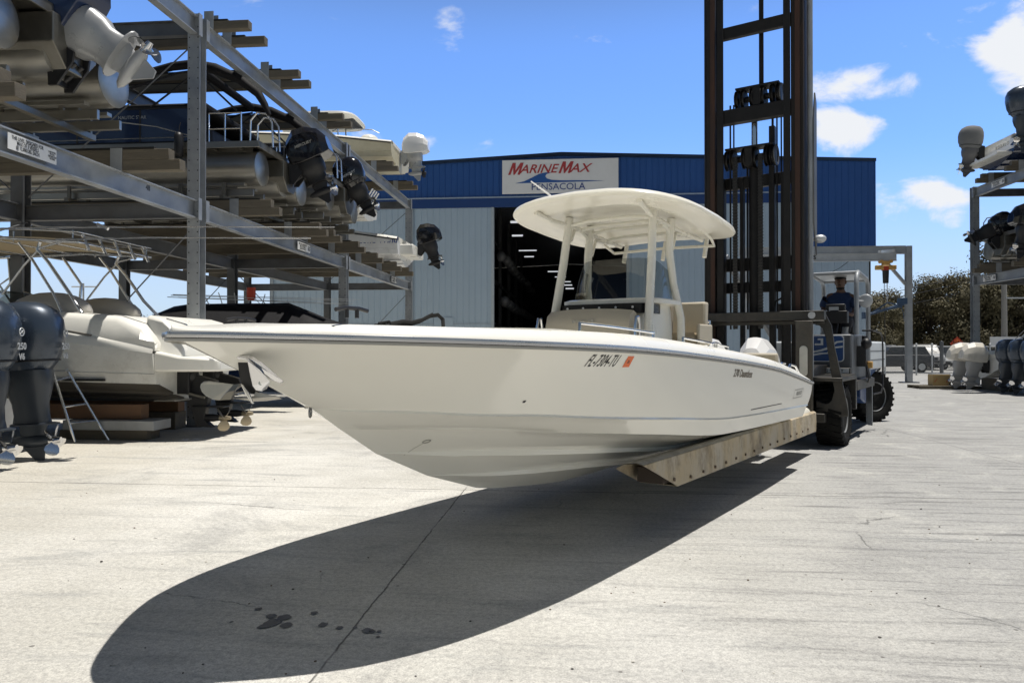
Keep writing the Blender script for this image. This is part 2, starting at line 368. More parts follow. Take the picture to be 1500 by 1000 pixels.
# ------------------------------------------------------------------ ground
YAW = -R(5.17); YC, YS = math.cos(YAW), math.sin(YAW)
def yard(X0, x, y, z=0): return (X0 + x*YC - y*YS, x*YS + y*YC, z)
def make_ground():
    m = bpy.data.materials.new('concrete'); m.use_nodes = True; nt = m.node_tree; L = nt.links; b = nt.nodes['Principled BSDF']
    def mth(op, a, b_=None, clamp=False):
        n = nd(nt,'ShaderNodeMath', operation=op); n.use_clamp = clamp
        for i, x in enumerate((a,b_)):
            if x is None: continue
            if isinstance(x,(int,float)): n.inputs[i].default_value = x
            else: L.new(x, n.inputs[i])
        return n.outputs[0]
    def noi(vec, sc, det=6, ro=.6, dist=0):
        n = nd(nt,'ShaderNodeTexNoise'); n.inputs['Scale'].default_value = sc; n.inputs['Detail'].default_value = det
        n.inputs['Roughness'].default_value = ro; n.inputs['Distortion'].default_value = dist; L.new(vec, n.inputs[0]); return n.outputs[0]
    def rng(v, a, b_, c=0, d=1):
        n = nd(nt,'ShaderNodeMapRange'); n.interpolation_type='SMOOTHSTEP'; 
        for i, x in enumerate((a,b_,c,d)): n.inputs[i+1].default_value = x
        L.new(v, n.inputs[0]); return n.outputs[0]
    def mix(f, a, c, bt='MIX'):
        n = nd(nt,'ShaderNodeMixRGB', blend_type=bt)
        if isinstance(f,(int,float)): n.inputs[0].default_value = f
        else: L.new(f, n.inputs[0])
        for i, x in ((1,a),(2,c)):
            if isinstance(x, tuple): n.inputs[i].default_value = (*x,1)
            else: L.new(x, n.inputs[i])
        return n.outputs[0]
    tc = nd(nt,'ShaderNodeTexCoord'); mp = nd(nt,'ShaderNodeMapping'); mp.inputs['Rotation'].default_value = (0,0,-YAW)
    L.new(tc.outputs['Object'], mp.inputs[0]); P = mp.outputs[0]
    ms = nd(nt,'ShaderNodeMapping'); ms.inputs['Scale'].default_value = (.45,2.6,1); L.new(P, ms.inputs[0])
    sp = nd(nt,'ShaderNodeSeparateXYZ'); L.new(P, sp.inputs[0])
    base = mix(rng(noi(P,.35,5,.6),.35,.65), (.60,.585,.535), (.80,.785,.735))
    base = mix(rng(mth('ADD', sp.outputs[0], mth('MULTIPLY', noi(P,.4,3), 4)), -.5, 6.5), base, (.44,.44,.43))      # traffic-greyed side
    base = mix(mth('MULTIPLY', rng(mth('ADD', sp.outputs[0], mth('MULTIPLY', noi(P,.6,3), 3)), -1.5, -7), .55), base, (.60,.55,.44))   # sandy side
    streak = noi(ms.outputs[0],1.3,8,.68,.4)
    base = mix(rng(streak,.52,.72,0,.5), base, (.33,.335,.335))
    mr_ = nd(nt,'ShaderNodeMapping'); mr_.inputs['Rotation'].default_value = (0,0,R(38)); mr_.inputs['Scale'].default_value = (.25,3.4,1); L.new(P, mr_.inputs[0])
    base = mix(mth('MULTIPLY', rng(noi(mr_.outputs[0],2.6,7,.72,.3),.50,.66), rng(sp.outputs[0],-1,4,.15,.8)), base, (.17,.17,.17))
    base = mix(rng(noi(P,1.1,9,.74,.5),.50,.70,0,.6), base, (.68,.675,.63))
    base = mix(rng(noi(P,.55,9,.72,.6),.50,.68,0,.5), base, (.30,.30,.295))
    base = mix(rng(noi(ms.outputs[0],.7,7,.7,1.2),.56,.72,0,.5), base, (.30,.31,.31))
    base = mix(rng(noi(P,5,8,.75),.55,.8,0,.35), base, (.66,.65,.60))
    # dark rubber scuffs and oil blotches
    base = mix(rng(noi(ms.outputs[0],3.1,10,.78,1.5),.62,.76,0,.55), base, (.13,.13,.135))
    base = mix(rng(noi(P,.9,10,.8,.8),.60,.72,0,.45), base, (.24,.225,.20))
    base = mix(rng(noi(P,28,5,.8),.38,.66,0,.85), base, mix(1.0, base, (.66,.66,.67), 'MULTIPLY'))
    base = mix(rng(noi(P,95,3,.8),.42,.66,0,.75), base, mix(1.0, base, (.58,.58,.58), 'MULTIPLY'))
    # small specks
    vr = nd(nt,'ShaderNodeTexVoronoi'); vr.inputs['Scale'].default_value = 4.2; L.new(P, vr.inputs[0])
    base = mix(rng(mth('ADD', vr.outputs['Distance'], mth('MULTIPLY', noi(P,3,2), .12)), .115, .085, 0, .7), base, (.08,.075,.07))
    # tyre marks following the long way
    # slab joints
    wob = mth('MULTIPLY', mth('SUBTRACT', noi(P,6,4), .5), .03)
    def joints(coord, off, step, wd):
        a = mth('ADD', mth('ADD', coord, off), wob); a = mth('DIVIDE', a, step); a = mth('ABSOLUTE', mth('SUBTRACT', mth('FRACT', a), .5))
        a = mth('SUBTRACT', .5, a); a = mth('MULTIPLY', a, step); return rng(a, wd, wd*.3)
    j1 = joints(sp.outputs[0], 1.28, 7.3, .009); j2 = joints(sp.outputs[1], -8.22+7.3*4, 7.3, .016)
    j = mth('MULTIPLY', mth('MAXIMUM', j1, j2), rng(noi(P,2.2,4),.35,.5,.35,1))
    # cracks
    v = nd(nt,'ShaderNodeTexVoronoi', feature='DISTANCE_TO_EDGE'); v.inputs['Scale'].default_value = .42
    wv = nd(nt,'ShaderNodeMixRGB'); wv.inputs[0].default_value = .18; nc = nd(nt,'ShaderNodeTexNoise'); nc.inputs['Scale'].default_value = 2.2; nc.inputs['Detail'].default_value = 8; nc.inputs['Roughness'].default_value=.7
    L.new(P, nc.inputs[0]); L.new(P, wv.inputs[1]); L.new(nc.outputs[1], wv.inputs[2]); L.new(wv.outputs[0], v.inputs[0])
    cr = mth('MULTIPLY', rng(v.outputs[0], .0035, .0008), rng(noi(P,.5,2),.55,.62))
    base = mix(mth('MULTIPLY', cr, .6), base, (.10,.10,.10))
    base = mix(mth('MULTIPLY', j, .72), base, (.035,.033,.03))
    # a grease stain below the bow
    sx = mth('SUBTRACT', sp.outputs[0], -1.75); sy = mth('SUBTRACT', sp.outputs[1], 4.22)
    L.new(base, b.inputs['Base Color'])
    L.new(rng(streak,.3,.7,.78,.95), b.inputs['Roughness']); b.inputs['Specular IOR Level'].default_value = .25
    bp = nd(nt,'ShaderNodeBump'); bp.inputs['Strength'].default_value = .55; bp.inputs['Distance'].default_value = .012
    hh = mth('ADD', mth('MULTIPLY', noi(P,45,6,.75), .5), mth('MULTIPLY', noi(ms.outputs[0],5,6,.7), .7))
    hh = mth('SUBTRACT', hh, mth('MULTIPLY', mth('MAXIMUM', j, cr), 1.2))
    L.new(hh, bp.inputs['Height']); L.new(bp.outputs[0], b.inputs['Normal'])
    g = MB(); g.add([(-900,-300,0),(900,-300,0),(900,1500,0),(-900,1500,0)], [(0,1,2,3)])
    tag(g.build('ground', m, smooth=0), 'wide pale concrete boatyard ground with slab joints and tyre stains', 'ground', kind='structure')
make_ground()
# ------------------------------------------------------------------ outboard motor (origin at transom bracket, x forward)
def sring(cx, hx, hy, z, n=20, p=2.6, nose=0):
    out = []
    for k in range(n):
        a = 2*math.pi*(k+.5)/n; c, s = math.cos(a), math.sin(a)
        x = abs(c)**(2/p)*math.copysign(1,c)*hx; y = abs(s)**(2/p)*math.copysign(1,s)*hy
        out.append(Vector((cx+x, y*(1-nose*max(0,-x/hx)), z)))
    return out
COWLS = {
 # z, centre x, half length, half width   (z=0 bracket top)
 'v8': [(-.12,-.42,.27,.17),(-.02,-.44,.33,.215),(.08,-.45,.37,.24),(.26,-.46,.39,.255),(.40,-.46,.385,.25),(.50,-.43,.34,.225),(.57,-.38,.26,.18),(.60,-.34,.17,.12)],
 'slant': [(-.12,-.42,.25,.16),(0,-.44,.34,.21),(.08,-.46,.39,.24),(.27,-.47,.40,.25),(.42,-.41,.34,.215),(.54,-.33,.23,.15),(.60,-.28,.13,.08)],
 'round': [(-.12,-.42,.26,.17),(-.02,-.43,.33,.22),(.10,-.44,.37,.26),(.28,-.45,.385,.27),(.42,-.45,.37,.262),(.53,-.44,.32,.235),(.60,-.42,.23,.18),(.63,-.41,.12,.10)],
}
def outboard(parent, loc, tilt=0, kind='slant', cowlm=BLACKG, legm=BLACKP, propm=CHROME, sc=1.0, bracketm=BLACKP, writing=None, wm=None, steer=0, leg=.84):
    """outboard_motor (leg housing) > cowl, gearcase, propeller, mounting_bracket"""
    M = Matrix.Translation(Vector(loc)) @ Matrix.Scale(sc,4) @ Matrix.Translation((0,0,-.12)) @ Matrix.Rotation(steer,4,'Z') @ Matrix.Rotation(tilt,4,'Y') @ Matrix.Translation((0,0,.12))
    l = leg
    mid = MB()
    mid.loft([sring(-.43,.28,.19,-.12,p=3),sring(-.43,.29,.185,-.22,p=3),sring(-.44,.27,.15,-.36,p=2.6),sring(-.45,.22,.11,-.55*l,p=2.4),sring(-.46,.215,.095,-.70*l,p=2.4),sring(-.46,.235,.09,-.80*l,p=2.2)])
    o = mid.xf(M).build('outboard_motor', legm, parent, smooth=50)
    c = MB(); rings = [(-.12+(z+.12)*1.14, x-.01, hx*1.10, hy*1.10) for z,x,hx,hy in COWLS[kind]]
    np_ = {'v8':2.8,'slant':2.9,'round':2.6}[kind]; nn = {'v8':12,'slant':12,'round':24}[kind]
    if kind == 'round':
        c.loft([sring(x,hx,hy,z,p=np_,nose=.12,n=nn) for z,x,hx,hy in rings])
    else:
        k_ = 1.0 if kind == 'slant' else 1.06
        secs = []
        for x_, w_, z0_, zt_ in ((-.03,.13,-.02,.28),(-.10,.20,-.09,.45),(-.30,.255,-.12,.61),(-.58,.275,-.12,.585),(-.82,.255,-.10,.46),(-.95,.18,-.05,.26)):
            zt_ *= k_; h_ = zt_-z0_
            hs = [(w_*.90,z0_),(w_*1.03,z0_+.42*h_),(w_*.84,z0_+.78*h_),(w_*.40,zt_),(w_*.10,zt_+.012)]
            secs.append([Vector((x_,a,b)) for a,b in hs]+[Vector((x_,-a,b)) for a,b in reversed(hs)])
        c.loft(secs)
    c.xf(M).build('cowl', cowlm, o, smooth=18 if kind != 'round' else 60, bevel=0 if kind == 'round' else .010)
    # seam line
    z, x, hx, hy = rings[1]
    b = MB(); b.loft([sring(x,hx+.012,hy+.012,z-.012,p=np_,nose=.12,n=nn), sring(x,hx+.012,hy+.012,z+.008,p=np_,nose=.12,n=nn)])
    b.xf(M).build('cowl_seal', BLACKP, o, smooth=40)
    g = MB(); z0 = -.80*l
    g.loft([sring(-.47,.26,.10,z0,p=2.2),sring(-.49,.30,.13,z0-.012,p=2.2),sring(-.49,.30,.13,z0-.03,p=2.2),sring(-.47,.2,.07,z0-.035,p=2)])
    g.loft([sring(-.47,.18,.045,z0-.03,p=2),sring(-.46,.15,.035,z0-.15,p=2),sring(-.46,.16,.04,z0-.2,p=2)])
    g.lathe([(-.17,.005),(-.22,.045),(-.34,.075),(-.5,.08),(-.62,.07),(-.66,.055)], 14, 'x', (0,0,z0-.23))
    g.prism([(-.30,z0-.26),(-.62,z0-.26),(-.58,z0-.48),(-.50,z0-.50)], -.012, .012)
    g.xf(M).build('gearcase', legm, o, smooth=45)
    p = MB(); c0 = Vector((-.72,0,z0-.23))
    p.lathe([(-.64,.05),(-.72,.048),(-.80,.035)], 12, 'x', (0,0,z0-.23))
    for k in range(4):
        a = k*math.pi/2+.4; ra = Vector((0,math.cos(a),math.sin(a))); ta = Vector((0,-math.sin(a),math.cos(a))); ax = Vector((1,0,0))
        vs = []
        for (r_, w_) in ((.045,.05),(.10,.10),(.15,.11),(.19,.07),(.205,.02)):
            vs += [c0+ra*r_+(ta*.8+ax*.5)*w_+ax*.0, c0+ra*r_-(ta*.5+ax*.5)*w_]
        p.add(vs, [(2*i,2*i+1,2*i+3,2*i+2) for i in range(4)])
        p.add([v+ax*.006 for v in vs], [(2*i+2,2*i+3,2*i+1,2*i) for i in range(4)])
    p.xf(M).build('propeller', propm, o, smooth=50)
    br = MB(); M0 = Matrix.Translation(Vector(loc)) @ Matrix.Scale(sc,4)
    for s in (-1,1):
        br.prism([(.02,.0),(-.10,.02),(-.30,-.10),(-.28,-.22),(-.10,-.46),(.0,-.46)], s*.13-.015, s*.13+.015)
    br.box(-.05,-.02,-.13,.13,-.42,-.05); br.cyl((-.12,-.15,-.12),(-.12,.15,-.12),.03)
    br.cyl((-.05,.06,-.35),(-.26,.06,-.2),.028); br.cyl((-.05,-.06,-.35),(-.26,-.06,-.2),.028)
    br.xf(M0).build('mounting_bracket', bracketm, o, smooth=40)
    if writing:
        for s in (-1,1):
            t = text_mb(writing, .085, .004, shear=.25, bold=.002)
            q = plane_mat((-.48, s*(.288 if kind != 'round' else rings[3][3]+.003), .20), (-s,0,0), (0,-s*.10 if kind != 'round' else 0,1))
            t.xf(q).xf(M).build('lettering', wm or INKG, o, smooth=0)
    return o

# ------------------------------------------------------------------ hull surface (x forward from the transom, bow at x=L)
T_STEM = [(0,1.66),(.37,1.49),(.587,1.39),(.877,1.24),(1.354,.94),(1.886,.71),(2.47,.53),(2.87,.47),(4,.38),(8.2,.36)]
T_SHY = [(0,0),(.05,.12),(.1,.20),(.2,.33),(.4,.55),(.6,.74),(.85,.92),(1.3,1.10),(1.8,1.20),(2.5,1.27),(4,1.30),(6,1.29),(8.2,1.22)]
T_SHZ = [(0,1.66),(.85,1.635),(2.5,1.59),(4,1.515),(6,1.38),(7.2,1.25),(8.2,1.13)]
CURVES = [  # s0, y table, z table, lip (dy,dz) of a second row
 (0, T_SHY, T_SHZ, None),
 (.877, [(.877,0),(1.0,.20),(1.2,.42),(1.6,.68),(2,.84),(2.5,.98),(3.5,1.1),(5,1.17),(8.2,1.16)], [(.877,1.24),(1.2,1.225),(1.6,1.19),(2,1.165),(2.5,1.12),(3.5,1.04),(5,.93),(8.2,.845)], [(.006,-.014),(-.012,-.020)]),
 (1.1, [(1.1,0),(1.4,.3),(2,.62),(2.5,.8),(3.5,1.0),(5,1.10),(8.2,1.10)], [(1.1,1.10),(1.4,1.09),(2,1.05),(2.5,1.0),(3.5,.90),(5,.765),(8.2,.687)], [(-.06,-.004)]),
 (1.4, [(1.4,0),(2,.3),(2.5,.44),(3.5,.58),(5,.65),(8.2,.65)], [(1.4,.92),(2,.89),(2.5,.845),(3.5,.755),(5,.63),(8.2,.55)], [(.004,-.036),(-.045,-.033)]),
 (1.9, [(1.9,0),(2.5,.2),(3.5,.3),(5,.34),(8.2,.34)], [(1.9,.705),(2.5,.665),(3.5,.595),(5,.49),(8.2,.455)], [(.004,-.034),(-.04,-.031)]),
 (2.47, [(2.47,0),(8.2,0)], T_STEM, None),
]
LM = 8.2
def hull_rows(nu=60):
    rows = []
    for ci, (s0, ty, tz, lip) in enumerate(CURVES):
        row = []; row2 = [[] for _ in (lip or [])]
        for i in range(nu+1):
            u = (i/nu)**1.9; s = s0+(LM-s0)*u
            y = table(ty, s); z = table(tz, s) if ci < 5 else table(T_STEM, s)
            if i == 0: z = table(T_STEM, s)
            row.append(Vector((LM-s, y, z)))
            if lip:
                k = min(1, y/.25)
                for li, (ly, lz) in enumerate(lip): row2[li].append(Vector((LM-s, max(0,y+ly*k), z+lz*k)))
        rows.append((row, ci, 'a'))
        for li, r2 in enumerate(row2): rows.append((r2, ci, 'b' if li == len(row2)-1 else 'm'))
    out = []
    for i in range(len(rows)-1):
        a, ca, ka = rows[i]; b, cb_, kb = rows[i+1]
        out.append(a)
        n = 6 if ca == 0 else (3 if ka == 'b' else 0)
        for j in range(1, n):
            t = j/n
            r = []
            for p, q in zip(a, b):
                m = p.lerp(q, t); s = LM-m.x
                if ca == 0:
                    bl = lerp(-.10, .015, min(1, max(0,(s-.3)/3.2))); bl *= min(1, p.y/.5)
                    m.y += bl*4*t*(1-t)
                r.append(m)
            out.append(r)
    out.append(rows[-1][0]); return out
HROWS = hull_rows()
def hull_mesh(S=(1,1,1), dz=0):
    """both sides and transom"""
    mb = MB(); f = lambda p, sg: Vector((p.x*S[0], p.y*S[1]*sg, (p.z+dz)*S[2]))
    for sg in (1,-1):
        mb.loft([[f(p,sg) for p in r] for r in HROWS], caps=False, wrap=False)
    tr = [f(r[-1],1) for r in HROWS]; tl = [f(r[-1],-1) for r in reversed(HROWS[:-1])]
    mb.add(tr+tl, [tuple(range(len(tr)+len(tl)))])
    return mb
def sheer_pts(n=70, ymin=0):
    pts = []
    for i in range(n+1):
        s = LM*(i/n)**1.9; pts.append(Vector((LM-s, table(T_SHY,s), table(T_SHZ,s))))
    return pts
def sstep(a,b,x):
    t = min(1,max(0,(x-a)/(b-a))); return t*t*(3-2*t)
def gunwale_mesh(S=(1,1,1), dz=0, open_from=1.3, rise=.11, width=.26, stern_drop=0):
    mb = MB(); sh = sheer_pts(); cols = []
    for p in sh:
        s = LM-p.x; y = p.y; z = p.z
        k = min(1, y/.3)
        rs = rise*(1-.36*sstep(3.2,.3,s))*(.45+.55*sstep(0,.55,s)) - stern_drop*sstep(7.4,8.2,s)*rise
        yi = max(0, y-width)*sstep(open_from, open_from+.7, s)
        yc = max(y-.13*k, yi)
        flat = z+rs
        prof = [(y,z),(y-.006*k,z+.02),(y-.03*k,z+rs*.55),(y-.065*k,z+rs*.86),(yc, flat),
                (lerp(yc,yi,.5), flat+.006*(1-sstep(1,2.2,s))), (yi, flat+.012*(1-sstep(1,2.2,s))+.002),]
        cols.append([Vector((p.x, a, b)) for a, b in prof])
    for sg in (1,-1):
        rows = [[Vector((c[j].x*S[0], c[j].y*S[1]*sg, (c[j].z+dz)*S[2])) for c in cols] for j in range(7)]
        mb.loft(rows, caps=False, wrap=False)
    return mb
def liner_mesh(S=(1,1,1), dz=0, open_from=1.3, rise=.11, width=.26, floor=.93):
    mb = MB(); cols = []
    for p in sheer_pts():
        s = LM-p.x
        if s < open_from-.02: continue
        yi = max(0, p.y-width)*sstep(open_from, open_from+.7, s); z = p.z+rise
        fl = lerp(1.22, max(floor,1.0), sstep(1.8,3.2,s)); ins = lerp(.30,.16,sstep(2,4.5,s))
        cols.append([Vector((p.x, yi, z)), Vector((p.x, yi+.0, z-.05)), Vector((p.x, max(0,yi-ins), fl)), Vector((p.x,0,fl))])
    for sg in (1,-1):
        rows = [[Vector((c[j].x*S[0], c[j].y*S[1]*sg, (c[j].z+dz)*S[2])) for c in cols] for j in range(4)]
        mb.loft(rows, caps=False, wrap=False)
    last = cols[-1]
    a = [Vector((v.x*S[0], v.y*S[1], (v.z+dz)*S[2])) for v in last]; b = [Vector((v.x*S[0], -v.y*S[1], (v.z+dz)*S[2])) for v in reversed(last)]
    mb.add(a+b, [tuple(range(8))]); return mb
def rubrail_mesh(r=.022, S=(1,1,1), dz=0, off=.006, zo=0):
    sh = sheer_pts(); f = lambda p, sg: Vector((p.x*S[0], (p.y*S[1]+off)*sg, (p.z+dz)*S[2]+zo))
    path = [f(p,1) for p in reversed(sh)] + [f(p,-1) for p in sh[1:]]
    mb = MB(); m = len(path); prof = [(-.5,-1),(.9,-.75),(1.1,0),(.9,.75),(-.5,1)]
    rings = []
    for i, p in enumerate(path):
        d = (path[min(m-1,i+1)]-path[max(0,i-1)]); d.z = 0; d.normalize(); nrm = Vector((d.y,-d.x,0))
        if nrm.dot(Vector((p.x-4*S[0], p.y*2, 0))) < 0: nrm = -nrm
        rings.append([p + nrm*a*r + Vector((0,0,b*r)) for a, b in prof])
    mb.loft(rings); return mb

# ------------------------------------------------------------------ the hero boat
HD = R(180)+math.atan2(.829,.559)
def main_boat():
    B = thing('center_console_boat', 'cream centre console boat with hard top and twin white outboards, carried on the forklift forks', 'boat', (2.927,10.388,0), HD)
    hm = hull_mesh(); h = hm.build('hull', GEL, B, smooth=24)
    bvh = BVHTree.FromPolygons([tuple(v) for v in hm.v], [f for f in hm.f if len(f) == 4])
    gunwale_mesh(stern_drop=.3).build('gunwale', GELW, B, smooth=50)
    liner_mesh().build('cockpit_liner', GELW, B, smooth=40)
    rubrail_mesh(.017).build('rub_rail', mat('rail_steel',(.55,.55,.56),.28,.9,scale=6,amt=.3), B, smooth=50)
    rubrail_mesh(.009, zo=-.024, off=-.001).build('rub_rail_backing', mat('rail_vinyl',(.38,.37,.34),.5), B, smooth=50)
    def hit(s, z, off=.002):
        l = bvh.ray_cast(Vector((LM-s, 3, z)), Vector((0,-1,0)))
        n = l[1]; n = n if n.y > 0 else -n
        return l[0]+n*off
    def wrap(mb, s0, z0, slope=0):
        # letters read from bow (left) to stern (right) on the port side: text x grows with s
        nv = []
        for v in mb.v:
            nv.append(hit(s0+v.x, z0+v.y+slope*v.x, .002+max(0,v.z)))
        mb.v = nv; return mb
    t_ = text_mb('FL-7304-TU', .082, .001, shear=.15, bold=.0005, spacing=1.06); t_.v = [Vector((v.x*.78, v.y*1.35, v.z)) for v in t_.v]
    wrap(t_, 2.265, 1.507, -.02).build('registration_number', INK, h, smooth=0)
    q = MB(); n = 6
    q.add([(a/n*.085-.0425, b*.075-.0375, 0) for b in (0,1) for a in range(n+1)], [(i,i+1,n+2+i,n+1+i) for i in range(n)])
    wrap(q, 2.57, 1.50).build('registration_sticker', ORANG, h, smooth=0)
    wrap(text_mb('26', .03, .001, bold=.0006), 2.57, 1.50).build('sticker_lettering', INK, h, smooth=0)
    t_ = text_mb('270 Dauntless', .075, .001, shear=.25, bold=.0012); t_.v = [Vector((v.x*1.35, v.y*1.35, v.z)) for v in t_.v]
    wrap(t_, 4.98, 1.345, -.05).build('model_lettering', mat('bronze_ink',(.13,.09,.05),.4), h, smooth=0)
    # badge near the stern
    q = MB(); 
    for z in (-.05,.05): q.add([(a/8*.46-.23, z+b*.012-.006, 0) for b in (0,1) for a in range(9)], [(i,i+1,10+i,9+i) for i in range(8)])
    for x in (-.23,.22): q.add([(x,-.05,0),(x+.012,-.05,0),(x+.012,.05,0),(x,.05,0)],[(0,1,2,3)])
    wrap(q, 7.45, 1.03).build('badge_outline', INKG, h, smooth=0)
    wrap(text_mb('WHALER', .07, .001, bold=.002), 7.48, 1.03).build('badge_lettering', INKG, h, smooth=0)
    # boot line near the stern
    q = MB(); q.add([(a/20*1.2-.6, b*.010-.005, 0) for b in (0,1) for a in range(21)], [(i,i+1,22+i,21+i) for i in range(20)])
    wrap(q, 6.15, .955, -.01).build('pin_line', BLACKP, h, smooth=0)
    q = MB(); q.box(-.008,.008,-.006,.006,0,.003); wrap(q, 1.83, 1.26, 0).build('vent_fitting', BLACKP, h, smooth=0)
    # drain fitting
    dz = .99; p = hit(1.62, dz); q = MB()
    ring = []
    for k in range(18):
        a = 2*math.pi*k/18; ring.append(hit(1.62+.018*math.cos(a), dz+.012*math.sin(a), .003))
    q.tube(ring, .004, 6, closed=True); q.tube([hit(1.62,dz-.01,.001), hit(1.60,dz-.05,.001), hit(1.59,dz-.10,.001)], .0015, 5)
    q.build('drain_fitting', INKG, h)
    # bow eye
    q = MB(); c = Vector((LM-.865, 0, 1.24)); q.tube([c+Vector((.018*math.cos(a), .012*math.cos(a), .026*math.sin(a)-.022)) for a in [2*math.pi*k/16 for k in range(16)]], .006, 8, closed=True)
    q.build('bow_eye', mat('bow_eye_steel',(.25,.25,.25),.35,.8), h)
    # anchor pocket, roller cheek and plough anchor stowed in the stem
    inv = (Matrix.Translation((2.927,10.388,0)) @ Matrix.Rotation(HD,4,'Z')).inverted()
    def WP(px, py, Y, dy=0): return inv @ Vector(((px-750)/1083*Y, Y+dy, 1.6+(508-py)/1083*Y))
    def slab(pts, th=.008):
        m_ = MB(); m_.loft([[WP(*p) for p in pts],[WP(p[0],p[1],p[2],th) for p in pts]]); return m_
    pk = slab([(335,521.5,3.80),(365,521,3.70),(372,523,3.68),(385,532,3.66),(416,558.5,3.66),(411,561.5,3.69),(403,558,3.70),(398,557,3.72),(380,542,3.73),(363,527,3.75),(349,526,3.79)], .012)
    a0 = pk.build('anchor_pocket', CHROME, B, smooth=0, bevel=.003)
    slab([(362,526.5,3.735),(366,548,3.74),(370,565,3.745),(375,571.5,3.75),(383,573,3.75),(390,569.5,3.75),(396,558.5,3.72),(380,541,3.715)], .010).build('roller_cheek', CHROME, a0, smooth=0, bevel=.003)
    slab([(348,528,3.82),(350,526,3.82),(362,527,3.82),(366,548,3.82),(376,578,3.84),(366,576,3.84),(353,561,3.84),(350,548,3.83)], .05).build('anchor_shank', mat('shank_black',(.02,.02,.02),.4,.4), a0, smooth=0, bevel=.004)
    m_ = MB(); m_.cyl(WP(382,561,3.735),WP(382,561,3.775),.011,n=12); m_.build('cheek_pin', CHROME, a0)
    AST = mat('anchor_steel',(.52,.50,.45),.38,.7,dirt=.3)
    lf = [(342,563,3.88),(320,560,3.93),(306,558,3.97),(299,558.5,3.99),(294.5,562,4.0),(293.3,567,4.0),(296,574,3.99),(302,580,3.97),(312,585,3.94),(322,586,3.92),(333,574,3.89)]
    fl_ = slab(lf, .012).build('anchor_fluke', AST, a0, smooth=0, bevel=.003)
    slab([(342,563,3.878),(352,562,3.85),(344,572,3.86),(338,585,3.88),(322,586,3.918),(333,574,3.888)], .01).build('anchor_web', ALUD, a0, smooth=0, bevel=.002)
    slab([(352,562,3.82),(356,563,3.82),(364,574,3.80),(372,591,3.78),(369,591,3.79),(360,578,3.81)], .012).build('anchor_tip', CHROME, a0, smooth=0, bevel=.002)
    slab([(340,583,3.86),(352,585,3.85),(372,588,3.83),(392,587,3.80),(414,584,3.74),(404,580,3.76),(374,574,3.82),(372,580,3.82),(350,583,3.86)], .008).build('anchor_fluke', AST, a0, smooth=0, bevel=.002)
    # deck hardware
    def deck_z(s): return table(T_SHZ,s)+.11
    for s, sg in ((.62,1),(1.0,-1),(4.6,1),(7.2,1),(7.2,-1)):
        y = (table(T_SHY,s)-.16)*sg; z = deck_z(s); q = MB()
        q.tube([(LM-s-.11,y,z+.035),(LM-s-.05,y,z+.045),(LM-s+.05,y,z+.045),(LM-s+.11,y,z+.035)], .011, 8)
        q.cyl((LM-s-.035,y,z-.004),(LM-s-.035,y,z+.045),.011); q.cyl((LM-s+.035,y,z-.004),(LM-s+.035,y,z+.045),.011)
        q.build('cleat', CHROME if s > 1 else BLACKP, B)
    q = MB(); zz_ = deck_z(.85)-.055
    rp = [(.78,.60,.02),(.84,.62,.03),(.80,.67,.02),(.88,.68,.035),(.93,.70,.03),(.98,.73,.045),(1.03,.76,.075),(1.07,.79,.085),(1.10,.80,.06),(1.08,.82,.01)]
    q.tube([(LM-a_, b_, zz_+c_) for a_,b_,c_ in rp], .011, 8)
    q.tube([(LM-a_-.01, b_+.02, zz_+c_+.012) for a_,b_,c_ in rp[:7]], .010, 8)
    q.build('dock_line', mat('black_rope',(.015,.015,.015),.9), B)
    for s0, s1 in ((2.2,3.3),(3.9,5.1)):          # grab rails on the coaming
        q = MB(); pts = [(LM-s, table(T_SHY,s)-.20, deck_z(s)+.045) for s in [lerp(s0,s1,k/8) for k in range(9)]]
        pts = [(pts[0][0],pts[0][1],pts[0][2]-.05)]+pts+[(pts[-1][0],pts[-1][1],pts[-1][2]-.05)]
        q.tube(pts, .011, 8); q.build('grab_rail', CHROME, B)
        q = MB(); q.tube([(a,-b,c) for a,b,c in pts], .011, 8); q.build('grab_rail', CHROME, B)
    for k in range(13):                            # rail screws heads
        pass
    # --- console
    X = lambda s: LM-s
    q = MB()
    def cons(s0, s1, w_, z0, z1, dx=0): return (X(s0)-dx, X(s1), w_, z0, z1)
    rings = []
    for z, sf, sr, w_ in ((.93,4.50,5.45,.46),(1.6,4.50,5.42,.46),(1.85,4.56,5.40,.455),(1.97,4.62,5.38,.45),(2.03,4.75,5.36,.44)):
        rings.append(sring((X(sf)+X(sr))/2, (sr-sf)/2, w_, z, n=28, p=6))
    q.loft(rings); c = q.build('console', GELW, B, smooth=40)
    q = MB(); q.loft([sring((X(4.66)+X(5.42))/2,.40,.56,z,n=28,p=5) for z in (2.03,2.045,2.07)]+[sring((X(4.66)+X(5.42))/2,.36,.52,2.085,n=28,p=5)])
    q.build('console_top', GELW, c, smooth=40)
    q = MB(); q.loft([sring((X(4.53)+X(5.0))/2,.245,.475,z,n=28,p=6) for z in (1.93,2.025)]); q.build('console_band', mat('band_black',(.01,.01,.012),.3,spec=.3), c, smooth=40)
    for y in (-.36,-.18,0,.18,.36):
        q = MB(); q.ell((X(4.508),y,1.985),.01,.013,.013,8,6); q.build('stud_light', WHITEG, c)
    # side door line and steering wheel
    q = MB(); q.tube([(X(5.46),.05+.17*math.cos(a),1.92+.17*math.sin(a)) for a in [2*math.pi*k/20 for k in range(20)]], .012, 6, closed=True)
    q.cyl((X(5.38),.05,1.92),(X(5.47),.05,1.92),.04); q.build('steering_wheel', BLACKP, c)
    # front seat
    q = MB()
    q.loft([sring(X(4.28),.24,.44,z,n=28,p=5) for z in (1.05,1.42)]+[sring(X(4.28),.22,.42,1.46,n=28,p=5)])
